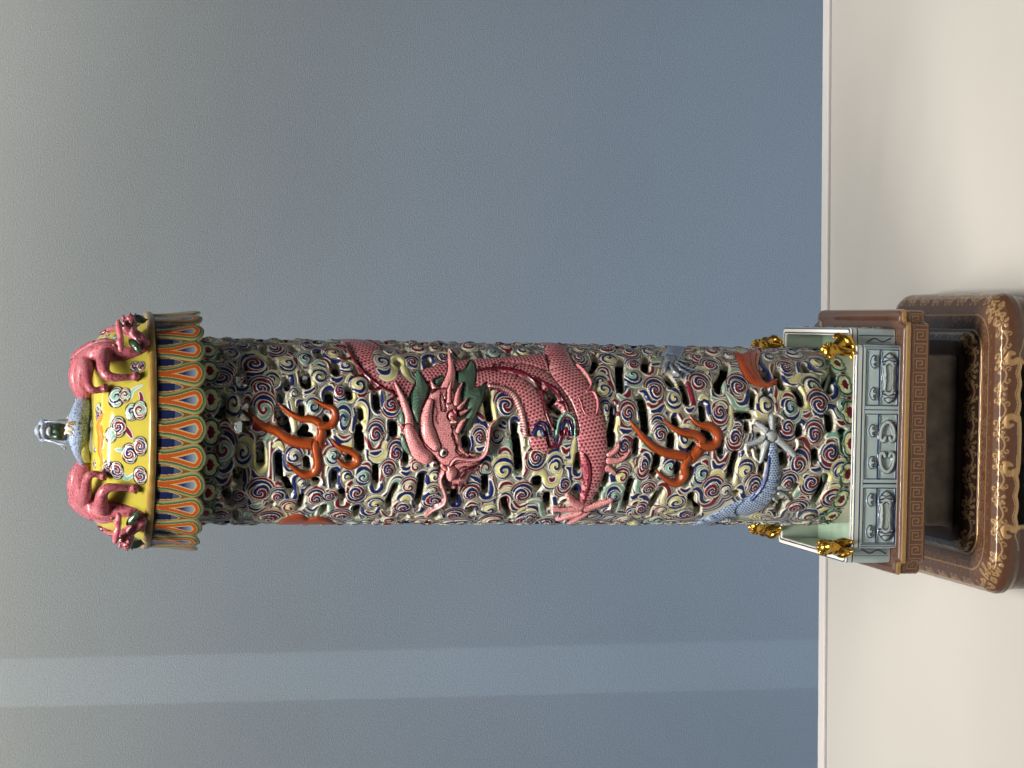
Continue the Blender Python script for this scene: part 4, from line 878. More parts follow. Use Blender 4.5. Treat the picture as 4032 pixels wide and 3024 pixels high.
# the blue claw on the right flank
T5 = (2520, 1337)
p_b2 = cv.new('blue_dragon_claw', 'blue grey claw reaching round the right flank')
b2 = lambda P, w, c, H: stk(Z(T5, P), np.array(w) / 4.509, c, H, pid=p_b2, cover=True, outline=((.07, .10, .18), 2))
b2([(640, 150), (600, 250), (560, 350)], [170, 150, 130], BLUE_SC, 9)
b2([(540, 340), (540, 420)], [110, 110], stipple((.20, .24, .28), (.04, .05, .09), 6, .26), 11)
for P, w in (([(480, 440), (440, 500), (440, 560)], [60, 50, 30]), ([(540, 480), (600, 580), (700, 660)], [50, 36, 14]), ([(620, 460), (740, 560), (890, 640)], [46, 32, 12]), ([(640, 420), (860, 540), (1130, 590)], [42, 30, 8]), ([(680, 380), (800, 420), (920, 430)], [36, 24, 6])):
    b2(P, w, stipple((.20, .24, .28), (.04, .05, .09), 6, .26), 12)

# rounded lips of the openings, then the meshes
hl = np.clip(cv.hole / 10.0, 0, 1)
cv.hgt -= (11 * (1 - hl) ** 2).astype(np.float32)
def cyl(U, V, H):
    r = RW + H / KU; t = V / VR
    return np.stack([-r * np.sin(t), -r * np.cos(t), CPOS.z - U / KU], -1)

M_GLAZE = mat_paint('enamelled_porcelain', .24, .12, .05)
column = thing('porcelain_column', 'tall cylindrical porcelain hat stand pierced with coloured cloud scrolls and a pink dragon', 'hat stand', (0, 0, 0))
parts = canvas_parts(cv, cyl, None, 34.0)
def merge(*ms):
    V, Q, C, o = [], [], [], 0
    for v, q, c in ms: V.append(v); Q.append(q + o); C.append(c); o += len(v)
    return np.vstack(V), np.vstack(Q), np.vstack(C)
bk = Canvas(cv.u[0], cv.u[-1], VR * math.radians(112), VR * math.radians(248), 6.0)
random_clouds(bk, lambda v: True, 330, 23, .22)
echo_bands(bk)
bp = canvas_parts(bk, cyl, None, 24.0)
V, Q, C = merge(parts.pop(0), parts.pop('walls'), bp[0], bp['walls'])
obj('pierced_wall', np_mesh('pierced_wall', V, Q, C), M_GLAZE, column)
for pid, (V, Q, C) in parts.items():
    if len(Q) < 30: continue
    nm, lb = cv.names[pid]
    o = obj(nm, np_mesh(nm, V, Q, C), M_GLAZE, column)
    if lb: o['label'] = lb

# ------------------------------------------------------------------ sculpted figures: balls along a line, fused into one skin
def figure(name, chains, mat, parent=None, voxel=.0007, smooth=4, flip=False, shade=True):
    bm = bmesh.new()
    for P, R in chains:
        P = np.asarray([tuple(p) for p in P], float); R = np.broadcast_to(np.asarray(R, float), (len(P),))
        Q = np.column_stack([P, R])
        if len(Q) > 2: Q = catmull(Q, 5)
        pts = [Q[0]]
        for a, b in zip(Q[:-1], Q[1:]):
            n = max(1, int(np.linalg.norm(b[:3] - a[:3]) / (max(min(a[3], b[3]), voxel) * .45)))
            pts += [a + (b - a) * (i + 1) / n for i in range(n)]
        for x, y, z, r in pts:
            bmesh.ops.create_icosphere(bm, subdivisions=2 if r > .0022 else 1, radius=max(r, voxel * 1.2), matrix=Matrix.Translation((-x if flip else x, y, z)))
    me = bpy.data.meshes.new(name); bm.to_mesh(me); bm.free()
    o = bpy.data.objects.new(name, me); COL.objects.link(o)
    m = o.modifiers.new('r', 'REMESH'); m.mode = 'VOXEL'; m.voxel_size = voxel
    s = o.modifiers.new('s', 'SMOOTH'); s.iterations = smooth; s.factor = .5
    dg = bpy.context.evaluated_depsgraph_get()
    out = bpy.data.meshes.new_from_object(o.evaluated_get(dg))
    out.name = name
    bpy.data.objects.remove(o); bpy.data.meshes.remove(me)
    out.polygons.foreach_set('use_smooth', np.ones(len(out.polygons), bool))
    out.materials.clear()
    return obj(name, out, mat, parent)

# ------------------------------------------------------------------ the domed cover
PXM = 1.479 / FPX                                       # metres per photo pixel at the axis
zA = lambda x: at(x, 1711, 0).z
DOME = np.array([(0.0, zA(352)), (.018, zA(352.5)), (.036, zA(354)), (.0475, zA(357)), (.0535, zA(363)), (.0580, zA(374)), (.0625, zA(396)), (.0664, zA(430)), (.0700, zA(478)), (.0731, zA(524)), (.0752, zA(560)), (.0756, zA(569))])
DOME = catmull(DOME, 6)
dl = np.concatenate([[0], np.cumsum(np.hypot(*np.diff(DOME, axis=0).T))]) * KU
VD = .0756 * KU
def dome_pos(U, V, H):
    r = np.interp(U, dl, DOME[:, 0]); z = np.interp(U, dl, DOME[:, 1])
    dr = np.interp(U + 6, dl, DOME[:, 0]) - np.interp(U - 6, dl, DOME[:, 0]); dz = np.interp(U + 6, dl, DOME[:, 1]) - np.interp(U - 6, dl, DOME[:, 1])
    n = np.hypot(dr, dz) + 1e-9
    r = r - dz / n * H / KU; z = z + dr / n * H / KU
    t = V / VD
    return np.stack([-r * np.sin(t), -r * np.cos(t), z], -1)
cd = Canvas(60, dl[-1], -VD * PI, VD * PI, 2.6, 'Y')
cd.col[:] = (.40, .345, .055)
G0 = dome_pos(cd.U, cd.V, 0)
def project(P):
    r = P - np.array(CPOS)
    d = r @ np.array(_v)
    return 2016 + FPX * (r @ np.array(CR)) / d, 1512 - FPX * (r @ np.array(CU)) / d
GX, GY = project(G0)
front = np.abs(cd.V) < VD * PI * .52
def duv(x, y):
    d = np.where(front, (GX - x) ** 2 + (GY - y) ** 2, 1e12)
    i = np.unravel_index(np.argmin(d), d.shape)
    return cd.U[i], cd.V[i]
z1 = lambda x, y: duv(100 + x / 1.508, 1150 + y / 1.508)
p_mot = [0]
def dome_cloud(x, y, r, cols, spin, tail=None, cap=None):
    u, v = z1(x, y); r = r / 1.508
    if tail:
        P = [z1(a, b) for a, b in tail]
        cd.stroke(P, [r * .42, r * .34, r * .26, r * .16][:len(P)], 'k', .8, grow=2.4); cd.stroke(P, [r * .42, r * .34, r * .26, r * .16][:len(P)], 'x', .8, grow=1.2)
        cd.stroke(P, [r * .36, r * .28, r * .18, r * .1][:len(P)], 'g' if cols[0] != 'm' else 'm', .9)
    cd.stroke([(u, v - r * .5), (u, v + r * .5)], r * 1.02 * 1.1, 'k', None)
    for dv, c in ((-.75, cols[1]), (.75, cols[0])):
        cd.stroke([(u, v + dv * r), (u + .1, v + dv * r)], r * .80, 'k', 1.0); cd.stroke([(u, v + dv * r), (u + .1, v + dv * r)], r * .70, 'x', 1.0); cd.stroke([(u, v + dv * r), (u + .1, v + dv * r)], r * .62, c, 1.0)
    cd.curl((u, v), r, r * 1.05, cols, spin, cd.new('painted_cloud'), turns=1.25, ph=(x * .013) % 1, H=1.6)
for a in ((430, 690, 26, 'mg', 1), (436, 735, 28, 'nm', -1), (540, 622, 44, 'gn', 1, [(590, 640), (620, 620), (640, 580), (690, 555)]), (590, 612, 30, 'mw', -1), (632, 712, 34, 'nw', 1), (680, 700, 36, 'mw', -1, [(690, 650), (690, 620), (680, 600)]),
          (552, 800, 42, 'mn', 1, [(600, 810), (620, 840), (630, 862)]), (508, 850, 32, 'wg', 1), (622, 958, 40, 'nm', 1, [(600, 945), (570, 940), (545, 935)]), (682, 915, 36, 'mn', -1), (495, 1040, 30, 'mn', 1, [(475, 1050), (462, 1065)]), (540, 1060, 38, 'nm', -1, [(575, 1080), (600, 1110), (640, 1085), (660, 1080)]),
          (682, 1090, 36, 'mn', 1), (413, 935, 16, 'nm', 1), (412, 1020, 20, 'mn', 1), (650, 440, 24, 'nm', 1), (685, 440, 22, 'mn', -1), (540, 265, 22, 'nw', 1), (480, 262, 18, 'ng', 1), (665, 1470, 24, 'mw', 1), (470, 1190, 16, 'mn', 1)):
    dome_cloud(a[0], a[1], a[2], a[3].replace('w', 'g'), a[4], a[5] if len(a) > 5 else None)
# orange bat painted across the front
p_b = cd.new('painted_bat')
OB = (.66, .165, .018)
bq = lambda P: [z1(*p) for p in P]
for P, w in (([(446, 800), (446, 870), (448, 930)], [16, 30, 16]), ([(440, 850), (430, 800), (445, 750), (470, 710)], [20, 19, 14, 3]), ([(445, 880), (440, 950), (455, 1000), (440, 1040)], [20, 19, 13, 3]), ([(450, 860), (475, 865)], [12, 5])):
    cd.stroke(bq(P), np.array(w) / 1.508, OB, 1.2, pid=p_b)
for k in range(30):                                     # the same clouds scattered round the back
    th = PI * .52 + k * PI * .96 / 30 * 1.0
    cd.curl((dl[-1] - 40 - (k * 67) % 150, VD * (th if k % 2 else th + .02)), 24, 26, ['mn', 'ng', 'nw'][k % 3], 1, None, turns=1.5, H=1.5)
M_DOME = mat_paint('yellow_enamel', .12, .0, .03)
cover = thing('domed_cover', 'yellow domed porcelain cover with pink dragons and a skirt of orange petals', 'lid', (0, 0, 0))
dp = canvas_parts(cd, dome_pos, None, None)
V, Q, C = dp.pop(0)
obj('dome', np_mesh('dome', V, Q, C), M_DOME, cover)
for pid, (V, Q, C) in dp.items():
    if pid != 'walls' and len(Q) > 25: obj(cd.names[pid][0], np_mesh(cd.names[pid][0], V, Q, C), M_DOME, cover)

def lathe(name, prof, mat, parent, n=160, cols=None):
    P = np.array(prof); t = np.linspace(0, 2 * PI, n, endpoint=False)
    V = np.stack([np.outer(P[:, 0], np.cos(t)), np.outer(P[:, 0], np.sin(t)), np.repeat(P[:, 1:2], n, 1)], -1).reshape(-1, 3)
    i = np.arange(len(P) - 1)[:, None] * n + np.arange(n)[None]; j = np.arange(len(P) - 1)[:, None] * n + (np.arange(n)[None] + 1) % n
    Q = np.stack([i, i + n, j + n, j], -1).reshape(-1, 4)
    C = None if cols is None else np.repeat(np.array([PAL[c] if isinstance(c, str) else c for c in cols]), n, 0)
    return obj(name, np_mesh(name, V, Q, C), mat, parent)
M_OLDGOLD = mat_plain('worn_gold_enamel', (.36, .225, .060), .30, .35, .22, 130, .5, .15, 300)
M_GOLD = mat_plain('gilding', (.52, .29, .045), .27, .95, .28, 120, .0, .08, 200, .0006)
zr0, zr1 = zA(566), zA(590)
lathe('gold_rim', [(.0748, zr0 + .0012), (.0764, zr0 + .0010), (.0772, zr0 - .0003), (.0772, zr1 + .0006), (.0763, zr1), (.0700, zr1)], M_OLDGOLD, cover)
lathe('rim_groove', [(.0757, zr1 + .0003), (.0757, zr1 - .0012)], mat_plain('black_enamel', (.012, .011, .010), .3), cover)

# petals of the skirt: one mesh, copied round
NP = 27
PW = 2 * PI * .0765 / NP * KU
zs = zr1 - .0006
SK = 178.0
cp = Canvas(0, SK + 4, -PW / 2, PW / 2, 2.1)
cp.col[:] = (.10, .060, .026)
tear = [(-30, 26), (30, 29), (70, 36), (108, 47), (138, 52), (162, 40), (176, 14), (178, 0), (176, -14), (162, -40), (138, -52), (108, -47), (70, -36), (30, -29), (-30, -26)]
k, d = cp.poly_sdf(tear, 60, 3)
dd = np.full(cp.U.shape, 60.0); dd[k] = d
c = cp.col
TAN = np.array((.40, .27, .10))
for lim, colr in ((0, (.30, .19, .060)), (-4.5, (.10, .19, .10)), (-8.5, (.040, .095, .048)), (-13, (.020, .018, .014)), (-15, TAN), (-17.5, (.31, .062, .014)), (-31, TAN)):
    c[dd < lim] = colr
inn = dd < -35.5
tt = np.clip((cp.U - 100) / 56, 0, 1)[..., None]
c[inn] = ((1 - tt) * np.array((.011, .020, .10)) + tt * np.array((.22, .30, .34)))[inn]
cp.hgt[:] = 5.0 * np.sqrt(np.clip(1 - (np.clip(dd, -26, 0) / 26 + 1) ** 2, 0, 1)) * (dd < 0)
for sgn in (-1, 1):                                     # blue leaf seen between two petals
    L = [(-20, sgn * PW / 2 - 16), (40, sgn * PW / 2 - 17), (66, sgn * PW / 2 - 12), (90, sgn * PW / 2), (66, sgn * PW / 2 + 12), (-20, sgn * PW / 2 + 16)]
    k2, d2 = cp.poly_sdf(L, 8, 2)
    m = (d2 < 3.4) & (dd[k2] > -2); cp.col[k2][m] = TAN * .9
    m = (d2 < 0) & (dd[k2] > -2); cp.col[k2][m] = (.009, .014, .058)
    m = (d2 < 0) & (dd[k2] > -2) & (cp.U[k2] > 62); cp.col[k2][m] = (.045, .065, .11)
cp.hole = np.maximum(-dd + 1.5, 150 - cp.U).astype(np.float32)
def petal_pos(U, V, H):
    f = np.clip(U / SK, 0, 1.1)
    r = .0755 + .0028 * f ** 1.6 + H / KU; t = V / (.0765 * KU)
    return np.stack([-r * np.sin(t), -r * np.cos(t), zs - U / KU * .985], -1)
pp = canvas_parts(cp, petal_pos, None, 9.0)
V, Q, C = merge(pp[0], pp['walls'])
M_PETAL = mat_paint('petal_enamel', .20, .45, .05)
pm = np_mesh('petal', V, Q, C); pm.materials.append(M_PETAL)
a0 = math.asin((1694 - 1711) / 467.0)
for kk in range(NP):
    o = bpy.data.objects.new('petal', pm); o.rotation_euler = (0, 0, -(a0 + kk * 2 * PI / NP))
    link(o, cover)
lathe('skirt_lining', [(.0700, zr1 - .0003), (.0738, zr1 - .0015), (.0742, zs - .014), (.0752, zs - .022)], mat_plain('lining_enamel', (.30, .34, .26), .35), cover)
lathe('underside', [(.0590, zr1 - .0012), (.0745, zr1 - .0009)], mat_plain('underside_glaze', (.30, .34, .26), .4), cover)

# the two rose dragons of the cover
M_ROSE = mat_spots('rose_stippled_enamel', (.37, .105, .128), (.10, .010, .028), 620)
M_ROSE2 = mat_plain('rose_enamel', (.48, .115, .145), .16, 0, .25, 300, .6)
M_DARKMANE = mat_plain('mane_enamel', (.020, .042, .024), .30, 0, .5, 500, .1, .5, 700)
M_IVORY = mat_plain('ivory_enamel', (.72, .64, .55), .2, 0, .08, 100, .5)
M_PUPIL = mat_plain('pupil_enamel', (.01, .01, .01), .15)
M_PLUM = mat_plain('plum_enamel', (.12, .014, .040), .2, 0, .3, 300, .5)
def zd(x, y, Y): return at(240 + x / 4.366, 1210 + y / 4.366, Y)
Rz = lambda *w: [a / 4.366 * PXM * 1.28 for a in w]
Rb = lambda *w: Rz(*[a * 1.22 for a in w])
def lid_dragon(flip, label):
    ch = lambda P, w: ([zd(*p) for p in P], Rz(*w))
    body = figure('rose_dragon', [
        ch([(480, 1640, -.018), (380, 1500, -.016), (290, 1320, -.012), (280, 1130, -.012), (330, 970, -.016), (470, 860, -.024), (660, 790, -.034), (850, 790, -.042), (1000, 830, -.048), (1180, 800, -.051), (1340, 760, -.052), (1430, 660, -.052), (1380, 560, -.050), (1270, 480, -.048), (1200, 410, -.046)], [76, 96, 112, 118, 118, 128, 150, 150, 118, 96, 90, 86, 84, 80, 76]),
        ch([(760, 820, -.050), (730, 930, -.058), (735, 1080, -.064), (820, 1190, -.067), (1000, 1210, -.067), (1160, 1200, -.066), (1260, 1190, -.065)], [105, 96, 80, 68, 54, 46, 52]),
        ch([(430, 940, -.032), (460, 1080, -.046), (460, 1260, -.056), (500, 1390, -.061), (600, 1430, -.062), (720, 1400, -.060)], [100, 84, 68, 58, 46, 52]),
        ch([(1260, 1150, -.067), (1320, 1120, -.066), (1345, 1140, -.064)], [30, 24, 14]), ch([(1270, 1195, -.069), (1345, 1190, -.067), (1370, 1200, -.064)], [30, 24, 14]), ch([(1260, 1240, -.067), (1320, 1260, -.065), (1340, 1260, -.063)], [28, 22, 14]),
        ch([(730, 1350, -.062), (800, 1330, -.060)], [30, 18]), ch([(740, 1400, -.064), (820, 1390, -.060)], [30, 18]), ch([(730, 1440, -.062), (800, 1450, -.059)], [28, 18]),
        ch([(600, 800, -.034), (480, 930, -.028), (400, 1120, -.024), (390, 1330, -.022), (430, 1500, -.020)], [130, 140, 140, 120, 90]),
        ch([(560, 640, -.018), (420, 740, -.012), (270, 860, -.006), (240, 960, -.004)], [60, 80, 80, 60]),
        ch([(620, 620, -.022), (760, 600, -.026), (930, 640, -.034)], [45, 60, 60]),
        ch([(730, 470, -.010), (800, 390, -.014), (920, 360, -.024), (1000, 380, -.034)], [26, 36, 38, 36]),
        # head: skull, cheeks, muzzle, brow, jaw
        ch([(1190, 430, -.046), (1130, 355, -.047), (1128, 290, -.048)], [72, 80, 66]), ch([(1150, 280, -.049), (1180, 210, -.050), (1192, 160, -.050)], [62, 54, 44]),
        ch([(1066, 310, -.053), (1070, 250, -.053)], [30, 26]), ch([(1225, 330, -.053), (1228, 270, -.053)], [28, 24]), ch([(1250, 390, -.050), (1270, 300, -.049), (1250, 190, -.048)], [44, 36, 26]),
        ch([(1160, 165, -.054), (1161, 165, -.054)], [22, 22]), ch([(1215, 170, -.054), (1216, 170, -.054)], [22, 22]),
        ch([(1192, 150, -.048), (1190, 92, -.047)], [24, 6]), ch([(1120, 230, -.047), (1080, 140, -.046)], [26, 5]), ch([(1250, 190, -.047), (1285, 112, -.046)], [24, 5]), ch([(1290, 330, -.047), (1350, 300, -.046)], [26, 6]), ch([(1050, 330, -.047), (990, 330, -.046)], [26, 8]), ch([(1070, 200, -.047), (1040, 160, -.046)], [24, 8]),
    ], M_ROSE, cover, .00075, 3, flip)
    body['label'] = label
    horn = figure('horn', [ch([(985, 270, -.052), (1000, 400, -.056), (1030, 520, -.058), (1000, 600, -.059)], [44, 46, 44, 46]), ch([(1040, 560, -.058), (1030, 680, -.060), (1030, 730, -.060)], [44, 44, 40]), ch([(985, 270, -.052), (990, 230, -.050)], [36, 26])], M_ROSE2, body, .0007, 2, flip)
    figure('ear', [ch([(700, 450, -.012), (760, 410, -.014), (800, 360, -.014)], [32, 24, 12]), ch([(760, 470, -.012), (860, 420, -.018), (900, 340, -.020)], [14, 34, 30])], M_PLUM, body, .0007, 2, flip)
    figure('mane', [ch([(1230, 590, -.056), (1280, 660, -.058), (1340, 740, -.060), (1380, 800, -.060)], [44, 52, 40, 10]), ch([(1190, 570, -.056), (1230, 660, -.058), (1300, 740, -.060)], [30, 32, 10])], mat_leaf, body, .0006, 2, flip)
    figure('chin_beard', [ch([(1240, 200, -.040), (1320, 200, -.038), (1410, 225, -.038), (1490, 205, -.038)], [44, 62, 44, 6])], M_DARKMANE, body, .0006, 2, flip)
    figure('spine', [ch([(x, y, Yv), (x + .1, y, Yv)], [r, r]) for x, y, Yv, r in ((170, 1080, -.010, 22), (172, 990, -.010, 20), (180, 910, -.010, 22), (235, 840, -.010, 20), (230, 1190, -.016, 22), (255, 1140, -.02, 20), (270, 1280, -.02, 20), (390, 930, -.028, 26), (430, 880, -.032, 24), (500, 800, -.034, 26), (560, 745, -.036, 24), (640, 705, -.040, 24), (700, 690, -.042, 22), (760, 668, -.044, 24), (830, 655, -.046, 20), (910, 660, -.048, 22))], M_PLUM if False else M_ROSE2, body, .0005, 1, flip)
    figure('eye', [ch([(1085, 285, -.0545), (1085.2, 285, -.0545)], [26, 26])], M_IVORY, body, .0005, 1, flip)
    figure('pupil', [ch([(1086, 284, -.0572), (1086.2, 284, -.0572)], [15, 15])], M_PUPIL, body, .0004, 1, flip)
    figure('mouth', [ch([(1205, 330, -.0555), (1240, 260, -.0545), (1240, 220, -.054)], [18, 16, 8])], M_PUPIL, body, .0005, 1, flip)
mat_leaf = mat_plain('green_hair_enamel', (.032, .066, .034), .2, 0, .6, 420, .5, .6, 600)
lid_dragon(False, 'pink dragon crouching on the right flank of the yellow dome')
lid_dragon(True, 'pink dragon crouching on the left flank of the yellow dome')

# the blue and white dragon that makes the knob
M_BLUE = mat_spots('blue_stippled_enamel', (.30, .38, .52), (.028, .048, .17), 700)
M_BELLY = mat_plain('belly_enamel', (.30, .29, .10), .25, 0, .25, 120, .4)
M_WHITEBLUE = mat_plain('pale_blue_enamel', (.33, .38, .46), .15, 0, .25, 260, .6)
def zk(x, y, Y): return at(110 + x / 4.74, 1530 + y / 4.74, Y)
kc = lambda P, w: ([zk(*p) for p in P], [a / 4.74 * PXM * 1.3 for a in w])
kd = figure('blue_dragon', [
    kc([(1110, 120, -.008), (1040, 260, -.018), (1010, 420, -.026), (960, 600, -.032), (930, 780, -.036), (920, 950, -.036), (930, 1100, -.034), (990, 1270, -.028), (1040, 1420, -.018), (1080, 1540, -.008)], [60, 105, 150, 160, 150, 120, 95, 80, 60, 40]),
    kc([(900, 820, -.032), (760, 880, -.028), (640, 870, -.024), (520, 820, -.022), (400, 800, -.022)], [120, 110, 100, 110, 110]),
    kc([(430, 800, -.024), (330, 790, -.024), (240, 790, -.024)], [128, 136, 96]), kc([(300, 680, -.026), (300, 900, -.026)], [84, 84]),
    kc([(300, 660, -.022), (260, 600, -.022)], [44, 30]), kc([(310, 930, -.022), (250, 975, -.022)], [44, 28]),
    kc([(980, 1420, -.016), (960, 1500, -.012), (970, 1570, -.008)], [40, 40, 34])], M_BLUE, cover, .0007, 3)
kd['label'] = 'blue and white dragon arched as the knob on top of the cover'
figure('mane', [kc([(440, 720, -.034), (560, 710, -.036), (690, 720, -.034)], [46, 54, 46]), kc([(440, 800, -.038), (560, 800, -.041), (700, 810, -.039)], [46, 56, 50]), kc([(440, 890, -.036), (560, 900, -.039), (690, 920, -.037)], [46, 54, 46])], M_DARKMANE, kd, .0006, 2)
figure('brow', [kc([(290, 690, -.036), (270, 780, -.040), (290, 880, -.036)], [36, 46, 36]), kc([(210, 720, -.030), (190, 800, -.034), (215, 900, -.030)], [40, 46, 40]), kc([(400, 760, -.040), (395, 840, -.041)], [44, 44])], M_WHITEBLUE, kd, .0006, 2)
figure('whisker', [kc([(330, 960, -.030), (450, 985, -.032), (590, 1030, -.034), (700, 1060, -.036)], [22, 22, 20, 12])], M_WHITEBLUE, kd, .0005, 1)
figure('whisker', [kc([(330, 620, -.030), (480, 610, -.032), (640, 590, -.032), (760, 580, -.030)], [18, 18, 16, 8])], M_WHITEBLUE, kd, .0005, 1)
figure('horn', [kc([(760, 540, -.020), (800, 520, -.018), (830, 480, -.016)], [34, 26, 16]), kc([(800, 600, -.02), (820, 540, -.02)], [26, 16])], M_IVORY, kd, .0005, 1)
figure('claw', [kc([(850, 640, -.044), (760, 660, -.048), (720, 690, -.048)], [40, 30, 14]), kc([(820, 760, -.050), (740, 720, -.050), (690, 740, -.048)], [36, 28, 14]), kc([(800, 840, -.050), (720, 800, -.050), (690, 860, -.048)], [36, 28, 14])], M_IVORY, kd, .0006, 1)
figure('belly', [kc([(1090, 760, -.030), (1060, 980, -.034), (1040, 1120, -.034), (1070, 1260, -.028), (1120, 1350, -.020)], [70, 60, 80, 84, 60])], M_BELLY, kd, .0007, 2)
figure('spine', [kc([(x, y, Yv), (x, y + .1, Yv)], [r, r]) for x, y, Yv, r in ((900, 205, -.018, 24), (920, 250, -.020, 22), (930, 310, -.024, 24), (640, 1080, -.030, 22), (690, 1110, -.032, 26), (880, 390, -.030, 34), (900, 560, -.036, 24))], M_WHITEBLUE, kd, .0005, 1)

# ------------------------------------------------------------------ lofted square tiers
ROT = -0.0255
BX = -0.0027                                             # the base is turned a little against the wall
def loop_pts(a, rc, notch=0.0, nl=0.0, n=14):
    """closed loop of a rounded square of half size a; notch > 0 steps the corners in"""
    def arc(cx, cy, r, a0, a1, m): return [(cx + r * math.cos(t), cy + r * math.sin(t)) for t in np.linspace(a0, a1, m)]
    if notch:
        t = np.linspace(-PI / 2, 1.5 * PI, 4000, endpoint=False); ct, st = np.abs(np.cos(t)) + 1e-9, np.abs(np.sin(t)) + 1e-9
        b, m = a - notch, 6.5
        r = np.maximum.reduce([np.minimum(a / ct, nl / st), np.minimum(nl / ct, a / st), b / (ct ** m + st ** m) ** (1 / m)])
        return np.column_stack([r * np.cos(t), r * np.sin(t)])
    P = []
    for k in range(4):
        q = arc(a - rc, -a + rc, rc, -PI / 2, 0, n)
        c, s = math.cos(k * PI / 2), math.sin(k * PI / 2)
        P += [(x * c - y * s, x * s + y * c) for x, y in q]
    return np.array(P)

class Loft:
    def __init__(s, a, rc, prof, notch=0, nl=0):
        P = loop_pts(a, rc, notch, nl); P = np.vstack([P, P[:1]])
        d = np.hypot(*np.diff(P, axis=0).T); L = np.concatenate([[0], np.cumsum(d)])
        m = 2400; t = np.linspace(0, L[-1], m + 1)
        s.x, s.y = np.interp(t, L, P[:, 0]), np.interp(t, L, P[:, 1])
        def sm(v, k): v = np.concatenate([v[-k - 1:-1], v, v[1:k + 1]]); return np.convolve(v, np.ones(2 * k + 1) / (2 * k + 1), 'same')[k:-k]
        if notch:
            for _ in range(2): s.x, s.y = sm(s.x, 9), sm(s.y, 9)
        gx, gy = np.gradient(s.x), np.gradient(s.y); gx, gy = sm(gx, 5), sm(gy, 5); g = np.hypot(gx, gy) + 1e-12
        s.nx, s.ny, s.t = gy / g, -gx / g, t * KU
        s.LV = L[-1] * KU; s.a = a
        # v = 0 at the middle of the front side
        s.off = s.t[np.argmin((s.x) ** 2 + (s.y + a) ** 2)]
        p = np.array(prof); s.pu = np.concatenate([[0], np.cumsum(np.hypot(*np.diff(p, axis=0).T))]) * KU; s.p = p
    def pos(s, U, V, H):
        v = np.mod(V + s.off, s.LV)
        x, y, nx, ny = (np.interp(v, s.t, q) for q in (s.x, s.y, s.nx, s.ny))
        o, z = np.interp(U, s.pu, s.p[:, 0]), np.interp(U, s.pu, s.p[:, 1])
        do = np.interp(U + 5, s.pu, s.p[:, 0]) - np.interp(U - 5, s.pu, s.p[:, 0]); dz = np.interp(U + 5, s.pu, s.p[:, 1]) - np.interp(U - 5, s.pu, s.p[:, 1])
        n = np.hypot(do, dz) + 1e-9
        k = 1 - o / s.a
        return np.stack([x * k + nx * (-dz / n) * H / KU, y * k + ny * (-dz / n) * H / KU, z - do / n * H / KU], -1)
    def canvas(s, h, hv=None, ground='w'):
        c = Canvas(0, s.pu[-1], -s.LV / 2, s.LV / 2, h, ground, hv); return c

def loft_obj(name, lf, c, mat, parent, wall=None, gilt=False, extra_parts=None):
    pts = canvas_parts(c, lf.pos, None, wall)
    V, Q, C = pts.pop(0)
    if 'walls' in pts: V, Q, C = merge((V, Q, C), pts.pop('walls'))
    def mk(nm, V, Q, C):
        g = None
        if gilt: g = ((C[:, 0] > .26) & (C[:, 0] > C[:, 2] * 2.2)).astype(float) * .5
        return np_mesh(nm, V, Q, C, g)
    o = obj(name, mk(name, V, Q, C), mat, parent)
    for pid, (V, Q, C) in pts.items():
        if pid != 'walls' and len(Q) > 8: obj(c.names[pid][0], mk(c.names[pid][0], V, Q, C), mat, o if extra_parts is None else extra_parts)
    return o

GILT, BROWN, BROWN2 = (.42, .265, .120), (.082, .038, .022), (.084, .041, .025)
M_LACQ = mat_paint('brown_and_gold_glaze', .26, .2, .10, True)
stand = thing('lacquered_stand', 'square brown stepped stand painted with gold flower scrolls on the plinth', 'stand', (0, 0, 0))
rot = (0, 0, ROT)
stand.location = (BX + .0030, 0, 0)

def curlicue(c, u, v, r, sgn, up, col=GILT, w=2.4):
    t = np.linspace(0, 1.35 * PI, 12); rr = r * (1 - t / (2.1 * PI))
    P = np.column_stack([u + up * (rr * np.cos(t) - r), v + sgn * rr * np.sin(t)])
    c.stroke(P, np.linspace(w * .7, w * 1.6, len(P)), col, .4, soft=True)
def flower(c, u, v, r, rnd, pid=None, GILT=GILT):
    a = rnd.random() * 6.28
    for k in range(5):
        t = a + k * 2 * PI / 5; rr = r * (.62 + .2 * rnd.random())
        x, y = u + rr * math.cos(t), v + rr * math.sin(t)
        c.stroke([(x - .12 * r * math.cos(t), y - .12 * r * math.sin(t)), (x + .3 * r * math.cos(t), y + .3 * r * math.sin(t))], [r * .17, r * .27], GILT, .6, soft=True, pid=pid)
        c.stroke([(x + .1 * r * math.cos(t), y + .1 * r * math.sin(t)), (x + .22 * r * math.cos(t), y + .22 * r * math.sin(t))], r * .10, BROWN, None)
    c.stroke([(u, v), (u + .1, v)], r * .16, GILT, .7, soft=True, pid=pid)
